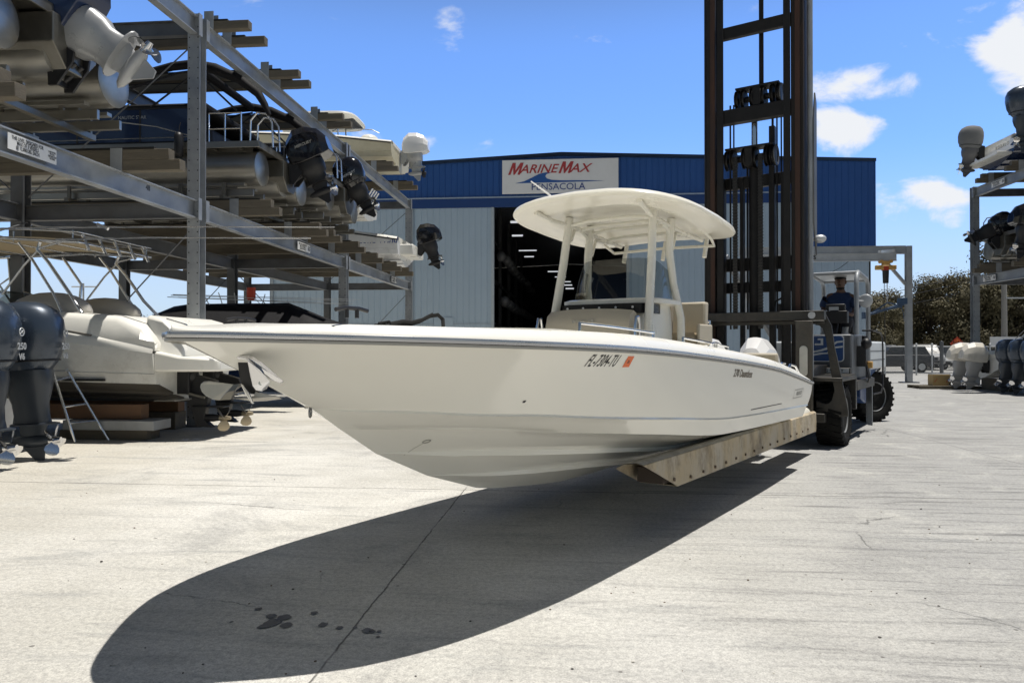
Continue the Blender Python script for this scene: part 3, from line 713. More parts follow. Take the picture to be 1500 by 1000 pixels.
    fs = q.build('front_seat', VINYLD, B, smooth=40)
    q = MB(); rings = []
    for i in range(13):
        t = -1+i/6.0; y = t*.45; b = .06*(1-t*t)
        rings.append([Vector((X(4.33)+b+dx, y, z)) for dx, z in ((-.05,1.48),(.06,1.48),(.10,1.55),(.10,1.80),(.07,1.91-.012*t*t),(.0,1.965-.02*abs(t)**3),(-.07,1.94-.02*abs(t)**3),(-.09,1.7))])
    q.loft(rings); bo = q.build('seat_bolster', VINYL, fs, smooth=50)
    t_ = text_mb('WHALER', .05, .004, bold=.001, spacing=1.3).xf(plane_mat((X(4.33)+.162,0,1.84),(0,1,0),(0,0,1)))
    t_.build('lettering', INKG, fs, smooth=0)
    q = MB(); q.tube([(X(4.24)+.06*(1-(t*t)), t*.45, 1.66) for t in [-1+k/6 for k in range(13)]], .007, 6); q.build('seat_piping', BLACKP, fs)
    for sg in (-1,1):   # polished rod holders / grab loops either side of seat
        q = MB(); y = sg*.53
        q.tube([(X(4.2),y,1.45),(X(4.2),y,1.80),(X(4.22),y,1.88),(X(4.27),y,1.88),(X(4.29),y,1.80),(X(4.29),y,1.45)], .014, 8)
        q.build('grab_loop', CHROME, fs)
    # --- windshield
    q = MB(); rows = []
    for z, f, ww in ((2.07,0,.50),(2.3,-.06,.485),(2.50,-.13,.46)):
        r = []
        for i in range(21):
            a = math.pi*(i/20-.5); xx = math.cos(a)**.45 if math.cos(a) > 0 else 0
            yv = math.copysign(abs(math.sin(a))**.75, math.sin(a))
            zz = z - (.14*(abs(i/10-1))**4 if z > 2.4 else (.05*(abs(i/10-1))**4 if z > 2.2 else 0))
            r.append(Vector((X(5.15)+.46*xx+f, yv*ww, zz)))
        rows.append(r)
    q.loft(rows, caps=False, wrap=False); q.build('windshield', GLASS, c, smooth=60)
    # --- hard top
    tt = MB(); XC = (X(3.99)+X(6.25))/2; HX = (6.25-3.99)/2; HY = 1.0; N = 48
    def ztop(x, r): 
        t = (x-XC)/HX; return 2.885+.075*t - .03*t*t
    def ringt(r, dz, crown):
        out = []
        for k in range(N):
            a = 2*math.pi*k/N; cc, ss = math.cos(a), math.sin(a); p = 4.2
            x = abs(cc)**(2/p)*math.copysign(1,cc)*HX*r; y = abs(ss)**(2/p)*math.copysign(1,ss)*HY*r*(1-.10*(cc if cc > 0 else 0)-.04*max(0,-cc))
            out.append(Vector((XC+x, y, ztop(XC+x, r)+dz+crown*(1-(y/HY)**2) )))
        return out
    tt.loft([ringt(.02,-.015,.10),ringt(.55,-.02,.10),ringt(.60,-.05,.10),ringt(.75,-.06,.10),ringt(.80,-.035,.10),ringt(.95,-.035,.10),ringt(.985,-.03,.10),ringt(1.0,-.008,.10),ringt(.99,.015,.10),ringt(.95,.03,.105),ringt(.6,.05,.11),ringt(.02,.055,.115)])
    top = tt.build('hard_top', mat('hard_top_gelcoat',(.86,.835,.74),.2,col2=(.84,.81,.71),scale=1,amt=.5), B, smooth=50)
    def zt(x,y): return ztop(x,1)+.10*(1-(y/HY)**2)-.05
    PW = mat('white_pipework', (.80,.78,.70), .25, scale=4, amt=.2)
    def leg(pts, w0, w1, name='top_leg'):
        m_ = MB(); rings = []
        for i,(x,y,z) in enumerate(pts):
            t = i/(len(pts)-1); w_ = lerp(w0,w1,t)
            rings.append([Vector((x+w_*math.cos(a), y+.036*math.sin(a), z)) for a in [2*math.pi*k/12 for k in range(12)]])
        m_.loft(rings); m_.build(name, PW, top, smooth=60)
    for sg in (-1,1):
        y0, y1 = .53*sg, .47*sg
        xf0, xf1 = X(4.38), X(4.75)
        leg([(xf0,y0,1.2),(lerp(xf0,xf1,.3),y0,1.75),(lerp(xf0,xf1,.75),lerp(y0,y1,.6),2.45),(xf1,y1,zt(xf1,y1)+.02)], .072,.058)
        xr0, xr1 = X(5.35), X(5.22)
        leg([(xr0,y0,1.2),(X(5.33),y0,1.9),(X(5.20),lerp(y0,y1,.5),2.25),(X(5.16),y1,2.6),(xr1,y1,zt(xr1,y1)+.02)], .058,.066)
        m_ = MB(); m_.tube([(X(4.22),.56*sg,zt(X(4.22),.56)), (X(4.5),.52*sg,zt(X(4.5),.5)-.05),(xf1,y1,zt(xf1,y1)-.06),(X(5.6),y1,zt(X(5.6),.47)-.06),(X(6.05),.5*sg,zt(X(6.05),.5)-.03)], .024, 8)
        m_.tube([(xf1-.02,y1,zt(xf1,y1)-.22),(xf1-.1,y1,zt(xf1,y1)-.1),(xf1-.22,y1,zt(xf1,y1)-.06)], .02, 8)
        m_.tube([(xr1+.02,y1,zt(xr1,y1)-.25),(xr1+.1,y1,zt(xr1,y1)-.1),(xr1+.22,y1,zt(xr1,y1)-.06)], .02, 8)
        m_.tube([(xr1-.02,y1,zt(xr1,y1)-.3),(xr1-.12,y1,zt(xr1,y1)-.12),(xr1-.6,y1,zt(X(5.8),y1)-.05)], .02, 8)
        m_.build('top_frame_rail', PW, top, smooth=60)
    m_ = MB()
    for s in (4.75,5.0,5.22,5.6): m_.tube([(X(s),-.47,zt(X(s),.47)-.06),(X(s),-.25,zt(X(s),.25)-.05),(X(s),.25,zt(X(s),.25)-.05),(X(s),.47,zt(X(s),.47)-.06)], .02, 8)
    m_.build('top_crossbar', PW, top, smooth=60)
    m_ = MB()
    zr = zt(X(6.2),.7)-.05
    m_.tube([(X(5.7),-.62,zr+.12),(X(5.95),-.64,zr+.06),(X(6.12),-.62,zr),(X(6.16),0,zr+.02),(X(6.12),.62,zr),(X(5.95),.64,zr+.06),(X(5.7),.62,zr+.12)], .018, 8)
    m_.build('rear_rail', PW, top, smooth=60)
    for y in (-.5,0,.5):
        m_ = MB(); m_.tube([(X(6.13),y,zr-.12),(X(6.22),y,zr+.10)], .026, 10); m_.build('rod_holder', PW, top)
    m_ = MB(); m_.tube([(X(4.60),-.38,3.0),(X(4.45),-.58,3.19),(X(4.35),-.70,3.30)], [.012,.010,.007], 6); m_.build('antenna', WHITEG, top)
    # --- helm seat and stern seats
    q = MB(); q.loft([sring(X(6.25),.24,.42,z,n=24,p=5) for z in (.93,1.60)]); ls = q.build('helm_seat', GELW, B, smooth=40)
    q = MB(); q.loft([sring(X(6.2),.26,.43,z,n=24,p=5) for z in (1.60,1.72)]+[sring(X(6.2),.23,.40,1.76,n=24,p=5)]); q.build('seat_cushion', VINYLD, ls, smooth=45)
    q = MB()
    for sg in (-1,1):
        q.loft([[Vector((X(6.42)+dx+.1*(z-1.7)*-1, sg*.215+ww, z)) for dx, ww in ((-.07,-.2),(.06,-.2),(.06,.2),(-.07,.2))] for z in (1.7,2.09,2.13)])
    q.build('seat_back', VINYL, ls, smooth=30, bevel=.025)
    q = MB(); q.box(X(6.50),X(6.05),.43,.47,1.62,1.86); q.box(X(6.50),X(6.05),-.47,-.43,1.62,1.86); q.build('seat_arm', VINYL, ls, bevel=.018)
    q = MB(); q.tube([(X(6.55),-.4,1.55),(X(6.6),-.4,1.9),(X(6.6),.4,1.9),(X(6.55),.4,1.55)], .016, 8); q.build('seat_rail', CHROME, ls)
    q = MB(); q.box(X(7.75),X(7.3),-.95,.95,.93,1.28); tr = q.build('stern_bench', GELW, B, bevel=.05)
    q = MB(); q.box(X(7.72),X(7.32),-.9,.9,1.28,1.37); q.build('bench_cushion', VINYL, tr, bevel=.03)
    q = MB(); q.box(X(7.80),X(7.72),-.9,.9,1.28,1.52); q.build('bench_backrest', VINYL, tr, bevel=.03)
    q = MB(); q.tube([(X(7.5),1.08,1.28),(X(7.55),1.10,1.38),(X(7.75),1.11,1.36),(X(8.05),1.10,1.24),(X(8.1),1.09,1.16)], .016, 8); q.build('boarding_rail', CHROME, B)
    q = MB(); q.box(X(8.36),X(8.17),-.85,.85,.55,.90); q.build('engine_bracket', GELW, B, bevel=.04)
    for sg in (-1,1):
        outboard(B, (X(8.33), .36*sg, 1.14), 0, 'slant', WHITEG, WHITEG, CHROME, .96, WHITEG, 'MERCURY', INK)
    # starboard name decals skipped: the far side is never seen
    return B
main_boat()
# ------------------------------------------------------------------ marina forklift: origin on the ground under the front axle
def forklift():
    F = thing('marina_forklift', 'blue and white marina forklift with a tall rusty black mast, lifting the boat', 'forklift', (4.436,12.626,0), HD)
    # chassis
    q = MB()
    q.prism([(.55,.45),(.55,1.15),(-.2,1.3),(-2.9,1.25),(-2.9,.5),(-.4,.42)], -.72, .72); ch = q.build('chassis', MASTK, F, bevel=.02)
    def wheel(x, y, r, wd, steer, name='wheel'):
        M = Matrix.Translation((x,y,r)) @ Matrix.Rotation(steer,4,'Z')
        t = MB(); a = wd/2
        t.lathe([(-a*.75,r*.56),(-a*.92,r*.66),(-a,r*.8),(-a*.92,r*.93),(-a*.78,r*.965),(0,r*.975),(a*.78,r*.965),(a*.92,r*.93),(a,r*.8),(a*.92,r*.66),(a*.75,r*.56)], 40, 'y')
        for k in range(26):
            for sg in (-1,1):
                an = 2*math.pi*(k+(.5 if sg > 0 else 0))/26
                ca, sa = math.cos(an), math.sin(an)
                def pt(rr, y_, da): return (rr*math.cos(an+da), y_, rr*math.sin(an+da))
                vs = [pt(r*.90,sg*a*1.0,-.05),pt(r*.90,sg*a*1.0,.05),pt(r*.95,sg*a*.05,.05+.1),pt(r*.95,sg*a*.05,-.05+.1),
                      pt(r*1.0,sg*a*.95,-.04),pt(r*1.0,sg*a*.95,.04),pt(r*1.0,sg*a*.05,.04+.1),pt(r*1.0,sg*a*.05,-.04+.1)]
                t.add(vs, [(0,1,2,3),(4,5,6,7),(0,1,5,4),(1,2,6,5),(2,3,7,6),(3,0,4,7)])
        o = t.xf(M).build(name, TYRE, F, smooth=40)
        m_ = MB(); s = a*.8
        m_.lathe([(-s,.05),(-s,r*.5),(-s*1.05,r*.57),(-s*.9,r*.6),(s*.9,r*.6),(s*1.05,r*.57),(s*.75,r*.5),(s*.5,r*.42),(s*.5,r*.2),(s*.85,r*.18),(s*.85,.02)], 32, 'y')
        m_.xf(M).build('rim', RIM, o, smooth=40)
        m_ = MB()
        for k in range(8):
            an = 2*math.pi*k/8; m_.cyl((r*.31*math.cos(an),s*.5,r*.31*math.sin(an)),(r*.31*math.cos(an),s*.62,r*.31*math.sin(an)),.018,n=6)
        m_.xf(M).build('wheel_bolts', GALVD, o)
    wheel(0,.98,.50,.42,0); wheel(0,-.98,.50,.42,0)
    wheel(-4.55,.86,.54,.38,R(-32)); wheel(-4.55,-.86,.54,.38,R(-32))
    # fender / stay plates
    q = MB(); q.box(-.62,.60,.70,1.22,1.06,1.12); q.box(-.70,-.60,.70,1.22,.55,1.12); q.build('fender', TRUCKG, F, bevel=.01)
    # mast
    yc = -.17
    H = 9.6
    for sg in (-1,1):
        yo = yc+sg*.70
        q = MB()  # outer fixed channel: two flanges and web
        q.box(.10,.46,yo+sg*.075-.02,yo+sg*.075+.02,.5,H); q.box(.42,.462,yo-.10,yo+.055,.5,H+.002); q.box(.095,.13,yo-.10,yo+.055,.5,H+.001)
        q.build('mast_rail', RUSTS, F, bevel=.006)
        q = MB()
        q.box(.20,.40,yo-sg*.045-.02,yo-sg*.045+.02,.7,H-.3); q.box(.474,.50,yo-sg*.15-.06,yo-sg*.15+.05,.7,H-.2)
        q.build('inner_mast_rail', MASTK, F, bevel=.006)
        q = MB(); q.box(.463,.482,yo-.03,yo+.045,.9,H-.1); q.build('mast_wear_strip', mat('brown_rust',(.075,.034,.022),.7,.1,col2=(.04,.022,.016),scale=4,amt=1,stretch=(2,2,.3),dirt=.5,dirtcol=(.02,.018,.016)), F)
        q = MB(); q.cyl((.28,yo+sg*.16,.8),(.28,yo+sg*.16,H-.5),.045,n=12); q.build('side_cylinder', GALV if sg > 0 else MASTK, F)
    q = MB(); q.prism([(.10,3.1),(.10,5.6),(.2,5.75),(.30,5.3),(.30,3.6)], yc+.90, yc+.925); q.build('mast_guard_plate', GALVD, F, bevel=.005)
    def cross(z, h, x0=.1, x1=.22):
        m_ = MB(); m_.box(x0,x1,yc-.60,yc+.60,z-h/2,z+h/2); m_.build('mast_crossbar', MASTK, F, bevel=.008)
    cross(6.95,.20,.36,.46); cross(5.52,.24,.30,.46); cross(4.42,.20); cross(3.02,.22,.05,.15); cross(2.62,.18,.05,.18); cross(8.9,.2)
    q = MB(); q.cyl((.22,yc-.05,.8),(.22,yc-.05,4.75),.095,n=20); cy = q.build('lift_cylinder', MASTK, F)
    q = MB(); q.cyl((.22,yc-.05,4.75),(.22,yc-.05,5.75),.055,n=16); q.build('chrome_rod', CHROME, cy)
    q = MB(); q.cyl((.20,yc+.06,5.9),(.20,yc+.06,9.5),.04,n=12); q.build('upper_rod', MASTK, cy)
    for ya, yb, xa in ((.20,.29,.16),(-.60,-.54,.2),(-.30,-.24,.12),(.40,.45,.18)):
        q = MB(); q.box(xa,xa+.12,yc+ya,yc+yb,.8,5.3 if ya == .20 else 4.5); q.build('inner_channel', MASTK, F, bevel=.006)
    def sheave(z, y0, y1, xx):
        m_ = MB(); m_.box(xx-.15,xx+.12,y0-.02,y1+.02,z+.16,z+.19)
        for y in (y0, y0+.10, (y0+y1)/2-.09, (y0+y1)/2+.09, y1-.10, y1):
            m_.lathe([(y-.03,.09),(y-.028,.17),(y-.02,.17),(y-.015,.13),(y+.015,.13),(y+.02,.17),(y+.028,.17),(y+.03,.09)], 22, 'y', (xx,0,z))
        m_.cyl((xx,y0-.03,z),(xx,y1+.03,z),.05)
        m_.box(xx-.12,xx+.14,(y0+y1)/2-.06,(y0+y1)/2+.06,z-.15,z+.15)
        m_.build('chain_pulley', MASTK, F, smooth=40)
        m_ = MB(); m_.lathe([(y1+.034,.12),(y1+.05,.16),(y1+.055,.17),(y1+.05,.175),(y1+.035,.165)], 22, 'y', (xx,0,z)); m_.build('pulley_rim', GALVD, F)
    sheave(5.80,yc-.30,yc+.38,.30); sheave(4.78,yc-.46,yc+.30,.36)
    # leaf chains: links as alternating plates
    for y in (yc-.30, yc+.12):
        m_ = MB(); z = 1.9
        while z < 4.80:
            m_.box(.475,.505,y-.035,y+.035,z,z+.038); m_.box(.480,.50,y-.046,y+.046,z+.038,z+.05); z += .052
        m_.build('lift_chain', mat('chain_steel',(.06,.055,.05),.4,.6,col2=(.02,.02,.02),scale=30,amt=1), F, smooth=0)
    for y, x, r in ((yc-.44,.30,.016),(yc-.38,.3,.014),(yc+.26,.26,.02),(yc+.33,.26,.014),(yc+.40,.26,.013),(yc+.46,.24,.011),(yc-.2,.12,.018),(yc+.18,.12,.024),(yc+.49,.2,.011)):
        m_ = MB(); m_.cyl((x,y,1.9),(x,y,5.75 if abs(y-yc) > .24 else 4.7),r,n=8); m_.build('hydraulic_hose', MASTK, F)
    m_ = MB(); m_.tube([(.18,yc+.44,3.0),(.2,yc+.44,2.75),(.24,yc+.50,2.6),(.26,yc+.52,2.5),(.26,yc+.42,2.42),(.26,yc+.30,2.36),(.26,yc+.26,2.2)], .018, 8); m_.build('hydraulic_hose', MASTK, F)
    # diagonal mast tilt struts
    for sg in (-1,1):
        m_ = MB(); m_.bar((.05,yc+sg*.62,3.2),(-1.3,sg*.30,1.75),.09,.09); m_.build('tilt_strut', GALV, F, bevel=.01)
    m_ = MB(); m_.ell((.15,yc+.98,3.36),.09,.10,.07,12,8); m_.cyl((.15,yc+.80,3.36),(.15,yc+.98,3.36),.03); m_.build('work_light', GALVL, F)
    # carriage
    q = MB(); q.box(.56,.72,-1.16,.98,2.02,2.17); q.box(.50,.56,-1.1,.95,1.96,2.02); ca = q.build('carriage', TRUCKG, F, bevel=.012)
    q = MB(); q.box(.56,.70,-1.1,.98,.42,.56); q.build('lower_carriage_bar', TRUCKG, ca, bevel=.01)
    for y0, y1 in ((.57,.82),(-1.02,-.77)):
        q = MB(); q.box(.72,.80,y0,y1,.30,2.01); q.build('fork_shank', mat('shank_steel',(.13,.12,.10),.45,.4,col2=(.05,.045,.04),scale=3,amt=1,dirt=.5,dirtcol=(.16,.12,.07)), ca, bevel=.01)
    q = MB(); q.cyl((.72,.80,2.095),(.74,.80,2.095),.055,n=16); q.build('carriage_pin', GALVL, ca)
    q = MB(); rg = [(0,.06),(.0,-.06)]
    poly = []
    for k in range(9): a = math.pi*k/8; poly.append((.695+.06*math.cos(a), 1.56+.06*math.sin(a)))
    for k in range(9): a = math.pi+math.pi*k/8; poly.append((.695+.06*math.cos(a), 1.20+.06*math.sin(a)))
    q.prism(poly, .80, .83, 'x'); q.build('bump_pad', CLOUDY, ca, bevel=.008)
    # curved side arms (gooseneck plates)
    for sg in (1,-1):
        q = MB(); q.prism([(sg*a_,b_) for a_,b_ in ((.96,2.11),(1.04,1.94),(1.09,1.58),(1.17,1.20),(1.28,.605),(1.28,.52),(.81,.47),(.81,.755),(.88,.72),(.94,.70),(1.0,.715),(1.04,.76),(1.08,.915),(1.03,1.20),(.98,1.55),(.955,1.74),(.91,1.89),(.86,1.94),(.80,1.95),(.80,2.11))], .43, .48, 'x')
        q.build('side_arm', TRUCKG, ca, bevel=.008)
        # padded forks with a slanted tip
    for sg in (1,-1):
        N = 26; rings = []
        for i in range(N+1):
            s = lerp(3.36, 9.7, i/N); x = 10.9-s
            wob = .006*noise.noise(Vector((s*2.1,sg,0)))
            zt_o = lerp(.675,.635,i/N)+wob; zt_i = zt_o-.095; zb = lerp(.385,.335,min(1,i/N)); 
            yo, yi = .955+wob, .60-wob
            rings.append([x,yo,yi,zt_o,zt_i,zb])
        m_ = MB(); rr = []
        for i,(x,yo,yi,zo,zi,zb) in enumerate(rings):
            if i == 0: xs = lambda z: x - .78*max(0,(zo-z))/(zo-zb)
            else: xs = lambda z: min(x, rings[0][0]-.78*max(0,(zo-z))/(zo-zb)) 
            pts = []
            for y,z in ((yo,zb),(yo+.004,lerp(zb,zo,.5)),(yo,zo-.02),(yo-.03,zo),(lerp(yi,yo,.5),lerp(zi,zo,.5)+.02),(yi+.02,zi),(yi,zi-.02),(yi,zb)):
                zz = z
                xx = xs(z) if True else x
                pts.append(Vector((xx, y*sg, zz)))
            rr.append(pts)
        m_.loft(rr, caps=False)
        m_.add([p for p in rr[-1]], [tuple(range(8))])
        fk = m_.build('fork', FORKC, ca, smooth=35)
        # hollow tip: inner liner + steel fork inside
        m_ = MB(); rin = []
        for x_ in (rings[0][0]-.03, rings[0][0]-.9): 
            pass
        m_.box(10.9-9.5, 10.9-3.95, .66*sg if sg > 0 else -.90, .90*sg if sg > 0 else -.66, .42, .55)
        m_.build('fork_core', mat('fork_core',(.06,.045,.035),.7), fk)
        m_ = MB(); x_ = 10.9-9.55
        m_.cyl((10.9-8.95,.80*sg,.60),(10.9-9.62,.80*sg,.60),.10,n=18); m_.build('fork_roller_pad', CLOUDY, fk)
        m_ = MB()
        for k in range(15):
            s = 4.45+k*.335; m_.cyl((10.9-s,.950*sg,.42),(10.9-s,.972*sg,.42),.015,n=8)
        m_.cyl((10.9-4.05,.95*sg,.455),(10.9-4.05,.972*sg,.455),.016,n=8)
        m_.build('sleeve_bolts', mat('bolt_rust',(.17,.13,.09),.6,.4), fk)
        m_ = MB()     # canvas cover on the upper face near the tip
        seg = rr[:14]; m_.loft([[p[i]+Vector((.004 if j==0 else 0,0,.006)) for i in (2,3,4,5)] for j,p in enumerate(seg)], caps=False, wrap=False)
        m_.build('sleeve_cover', FORKT, fk, smooth=50)
        m_ = MB()
        for k in range(5):
            y = lerp(.66,.9,random.random())*sg; x_ = 10.9-lerp(4.2,4.4,random.random()); z_ = .40
            m_.tube([(x_,y,z_),(x_+random.uniform(-.02,.02),y+random.uniform(-.01,.01),z_-.03),(x_+random.uniform(-.03,.03),y,z_-.04*random.random()-.03)], .001, 4)
        m_.build('frayed_threads', CLOUDY, fk)
    # operator station (port side), deck and logo panel
    q = MB(); q.box(-2.6,-.95,.30,1.10,1.02,1.82); cab = q.build('operator_station', mat('station_grey',(.11,.118,.13),.45,.2,dirt=.5,dirtcol=(.08,.08,.08),scale=3), F, bevel=.03)
    q = MB(); q.box(-.95,-.80,.30,1.10,1.14,1.24); q.box(-.95,-.62,.3,1.16,1.02,1.135); q.box(-2.65,-.75,1.101,1.22,.86,1.02); q.build('step_deck', TRUCKG, cab, bevel=.01)
    # logo panel facing forward
    def rr_poly(y0,y1,z0,z1,r):
        out = []
        for (cy_,cz_,a0) in ((y1-r,z1-r,0),(y0+r,z1-r,90),(y0+r,z0+r,180),(y1-r,z0+r,270)):
            for k in range(5):
                a = R(a0+k*22.5); out.append((cy_+r*math.cos(a), cz_+r*math.sin(a)))
        return out
    q = MB(); q.prism(rr_poly(.34,.98,1.34,1.80,.06), -.949, -.935, 'x'); lp = q.build('logo_panel', TRUCKW, cab, smooth=0)
    q = MB(); q.prism(rr_poly(.355,.965,1.355,1.785,.05), -.936, -.930, 'x'); q.build('logo_field', TRUCKB, lp, smooth=0)
    q = MB()
    for pts in ([(.36,1.50),(.60,1.555),(.72,1.60),(.86,1.70),(.96,1.71),(.96,1.68),(.87,1.67),(.74,1.565),(.62,1.525),(.36,1.47)],
                [(.36,1.45),(.60,1.50),(.70,1.50),(.80,1.60),(.96,1.62),(.96,1.59),(.82,1.575),(.74,1.48),(.62,1.47),(.36,1.42)],
                [(.50,1.66),(.60,1.66),(.60,1.72),(.55,1.72),(.55,1.75),(.64,1.75),(.64,1.63),(.50,1.63)]):
        q.prism(pts, -.930, -.926, 'x')
    q.build('logo_stripes', TRUCKW, lp, smooth=0)
    q = MB(); q.box(-.795,-.79,.36,1.08,1.15,1.23); wp = q.build('warning_strip', TRUCKW, cab)
    text_mb('STEPPING SAFELY', .07, .004, bold=.001).xf(plane_mat((-.786,.72,1.19),(0,1,0),(0,0,1))).build('strip_lettering', INK, wp, smooth=0)
    # seat, steering column, console
    q = MB(); q.box(-2.35,-1.85,.50,.98,1.82,2.02); q.loft([[Vector((x,y,z)) for y in (.50,.98)]+[Vector((x-.10,y,z)) for y in (.98,.50)] for x,z in ((-2.22,2.02),(-2.30,2.5))]); q.build('driver_seat', BLACKP, cab, bevel=.03)
    q = MB(); q.bar((-1.15,.78,1.80),(-1.42,.78,2.18),.09,.09); q.box(-1.30,-1.12,.60,1.0,2.02,2.24)
    q.box(-1.24,-1.14,.64,.96,2.25,2.36)
    q.build('dash_console', BLACKP, cab, bevel=.015)
    q = MB(); q.box(-1.135,-1.125,.70,.86,2.25,2.31); q.build('gauge', GALVL, cab)
    q = MB(); q.tube([Vector((-1.46,.78,2.20))+Matrix.Rotation(R(-50),3,'Y')@Vector((.17*math.cos(a),.17*math.sin(a),0)) for a in [2*math.pi*k/20 for k in range(20)]], .014, 6, closed=True)
    q.bar((-1.36,.78,2.12),(-1.46,.78,2.20),.05,.05); q.build('steering_wheel', BLACKP, cab)
    # overhead guard
    G = GALV
    q = MB(); zt_ = 2.93
    for y in (.34,1.13):
        q.tube([(-1.25,y,1.82),(-1.25,y,2.70),(-1.29,y,2.85),(-1.40,y,zt_),(-2.35,y,zt_-.06),(-2.48,y,zt_-.14),(-2.52,y,zt_-.28),(-2.52,y,1.82 if y < 1 else .14)], .040, 8)
    q.tube([(-1.40,.34,zt_),(-1.40,1.13,zt_)],.03,8); q.tube([(-2.40,.34,zt_-.07),(-2.40,1.13,zt_-.07)],.03,8); q.tube([(-2.52,.34,2.55),(-2.52,1.13,2.55)],.022,8)
    gd = q.build('overhead_guard', G, F, smooth=50)
    q = MB(); q.box(-2.40,-1.36,.36,1.11,zt_-.012,zt_+.006); q.v = [Vector((p.x,p.y,p.z+(p.x+1.4)*.055)) for p in q.v]; q.build('guard_roof', GALVL, gd)
    q = MB(); q.ell((-1.5,1.24,2.42),.02,.12,.12,16,10); q.cyl((-1.40,1.12,2.42),(-1.5,1.22,2.42),.012,n=8); q.build('round_mirror', GALVL, gd)
    # ladder rail loops and step
    q = MB(); q.tube([(-1.9,1.12,1.9),(-1.9,1.30,1.9),(-2.75,1.32,1.86),(-2.95,1.32,1.78),(-3.0,1.32,1.5),(-3.0,1.32,.85),(-2.9,1.3,.72),(-2.6,1.2,.70)], .016, 8); q.build('hand_rail', BLACKP, F)
    q = MB(); q.loft([[Vector((-2.50,1.13,z)),Vector((-2.42,1.22,z)),Vector((-2.40,1.21,z)),Vector((-2.48,1.12,z))] for z in (.12,1.0)]); q.build('boarding_step', GALV, F, bevel=.004)
    # valve block, bits
    q = MB(); q.box(-1.75,-1.45,1.10,1.25,1.25,1.62); q.ell((-1.5,1.25,1.66),.10,.09,.10); q.cyl((-1.65,1.2,1.62),(-1.65,1.2,1.8),.05)
    for k in range(4): q.tube([(-1.6+.04*k,1.24,1.28),(-1.6+.05*k,1.30,1.05),(-1.9,1.22,.95)], .014, 6)
    q.build('valve_block', BLACKP, F, bevel=.008)
    q = MB(); q.box(-1.70,-1.60,1.25,1.33,1.22,1.34); q.build('yellow_solenoid', YELLOW, F, bevel=.01)
    # engine hood + counterweight
    q = MB(); q.prism([(-2.62,1.15),(-2.62,1.71),(-5.05,1.71),(-5.18,1.63),(-5.18,1.15)], -.95, 1.10); cw = q.build('counterweight', TRUCKW, F, bevel=.035)
    q = MB()
    for z in (1.34,1.52): q.box(-5.0,-2.8,1.1,1.104,z-.006,z+.006)
    q.build('panel_seam', BLACKP, cw)
    q = MB(); q.prism([(-2.6,1.149),(-2.6,.62),(-3.2,.48),(-3.95,.52),(-3.95,1.0),(-5.1,1.149)], -.8, .98); q.build('rear_frame', TRUCKB, F, bevel=.02)
    q = MB(); q.box(-3.95,-3.35,.981,1.0,.82,.98); q.build('white_band', TRUCKW, F)
    q = MB(); q.box(-4.8,-4.3,-.8,.8,.45,.62); q.build('rear_axle', MASTK, F)
    # silencer
    q = MB(); q.cyl((-3.0,-.6,1.7),(-3.0,-.6,2.5),.06); q.build('exhaust', MASTK, F)
    return F
FL = forklift()

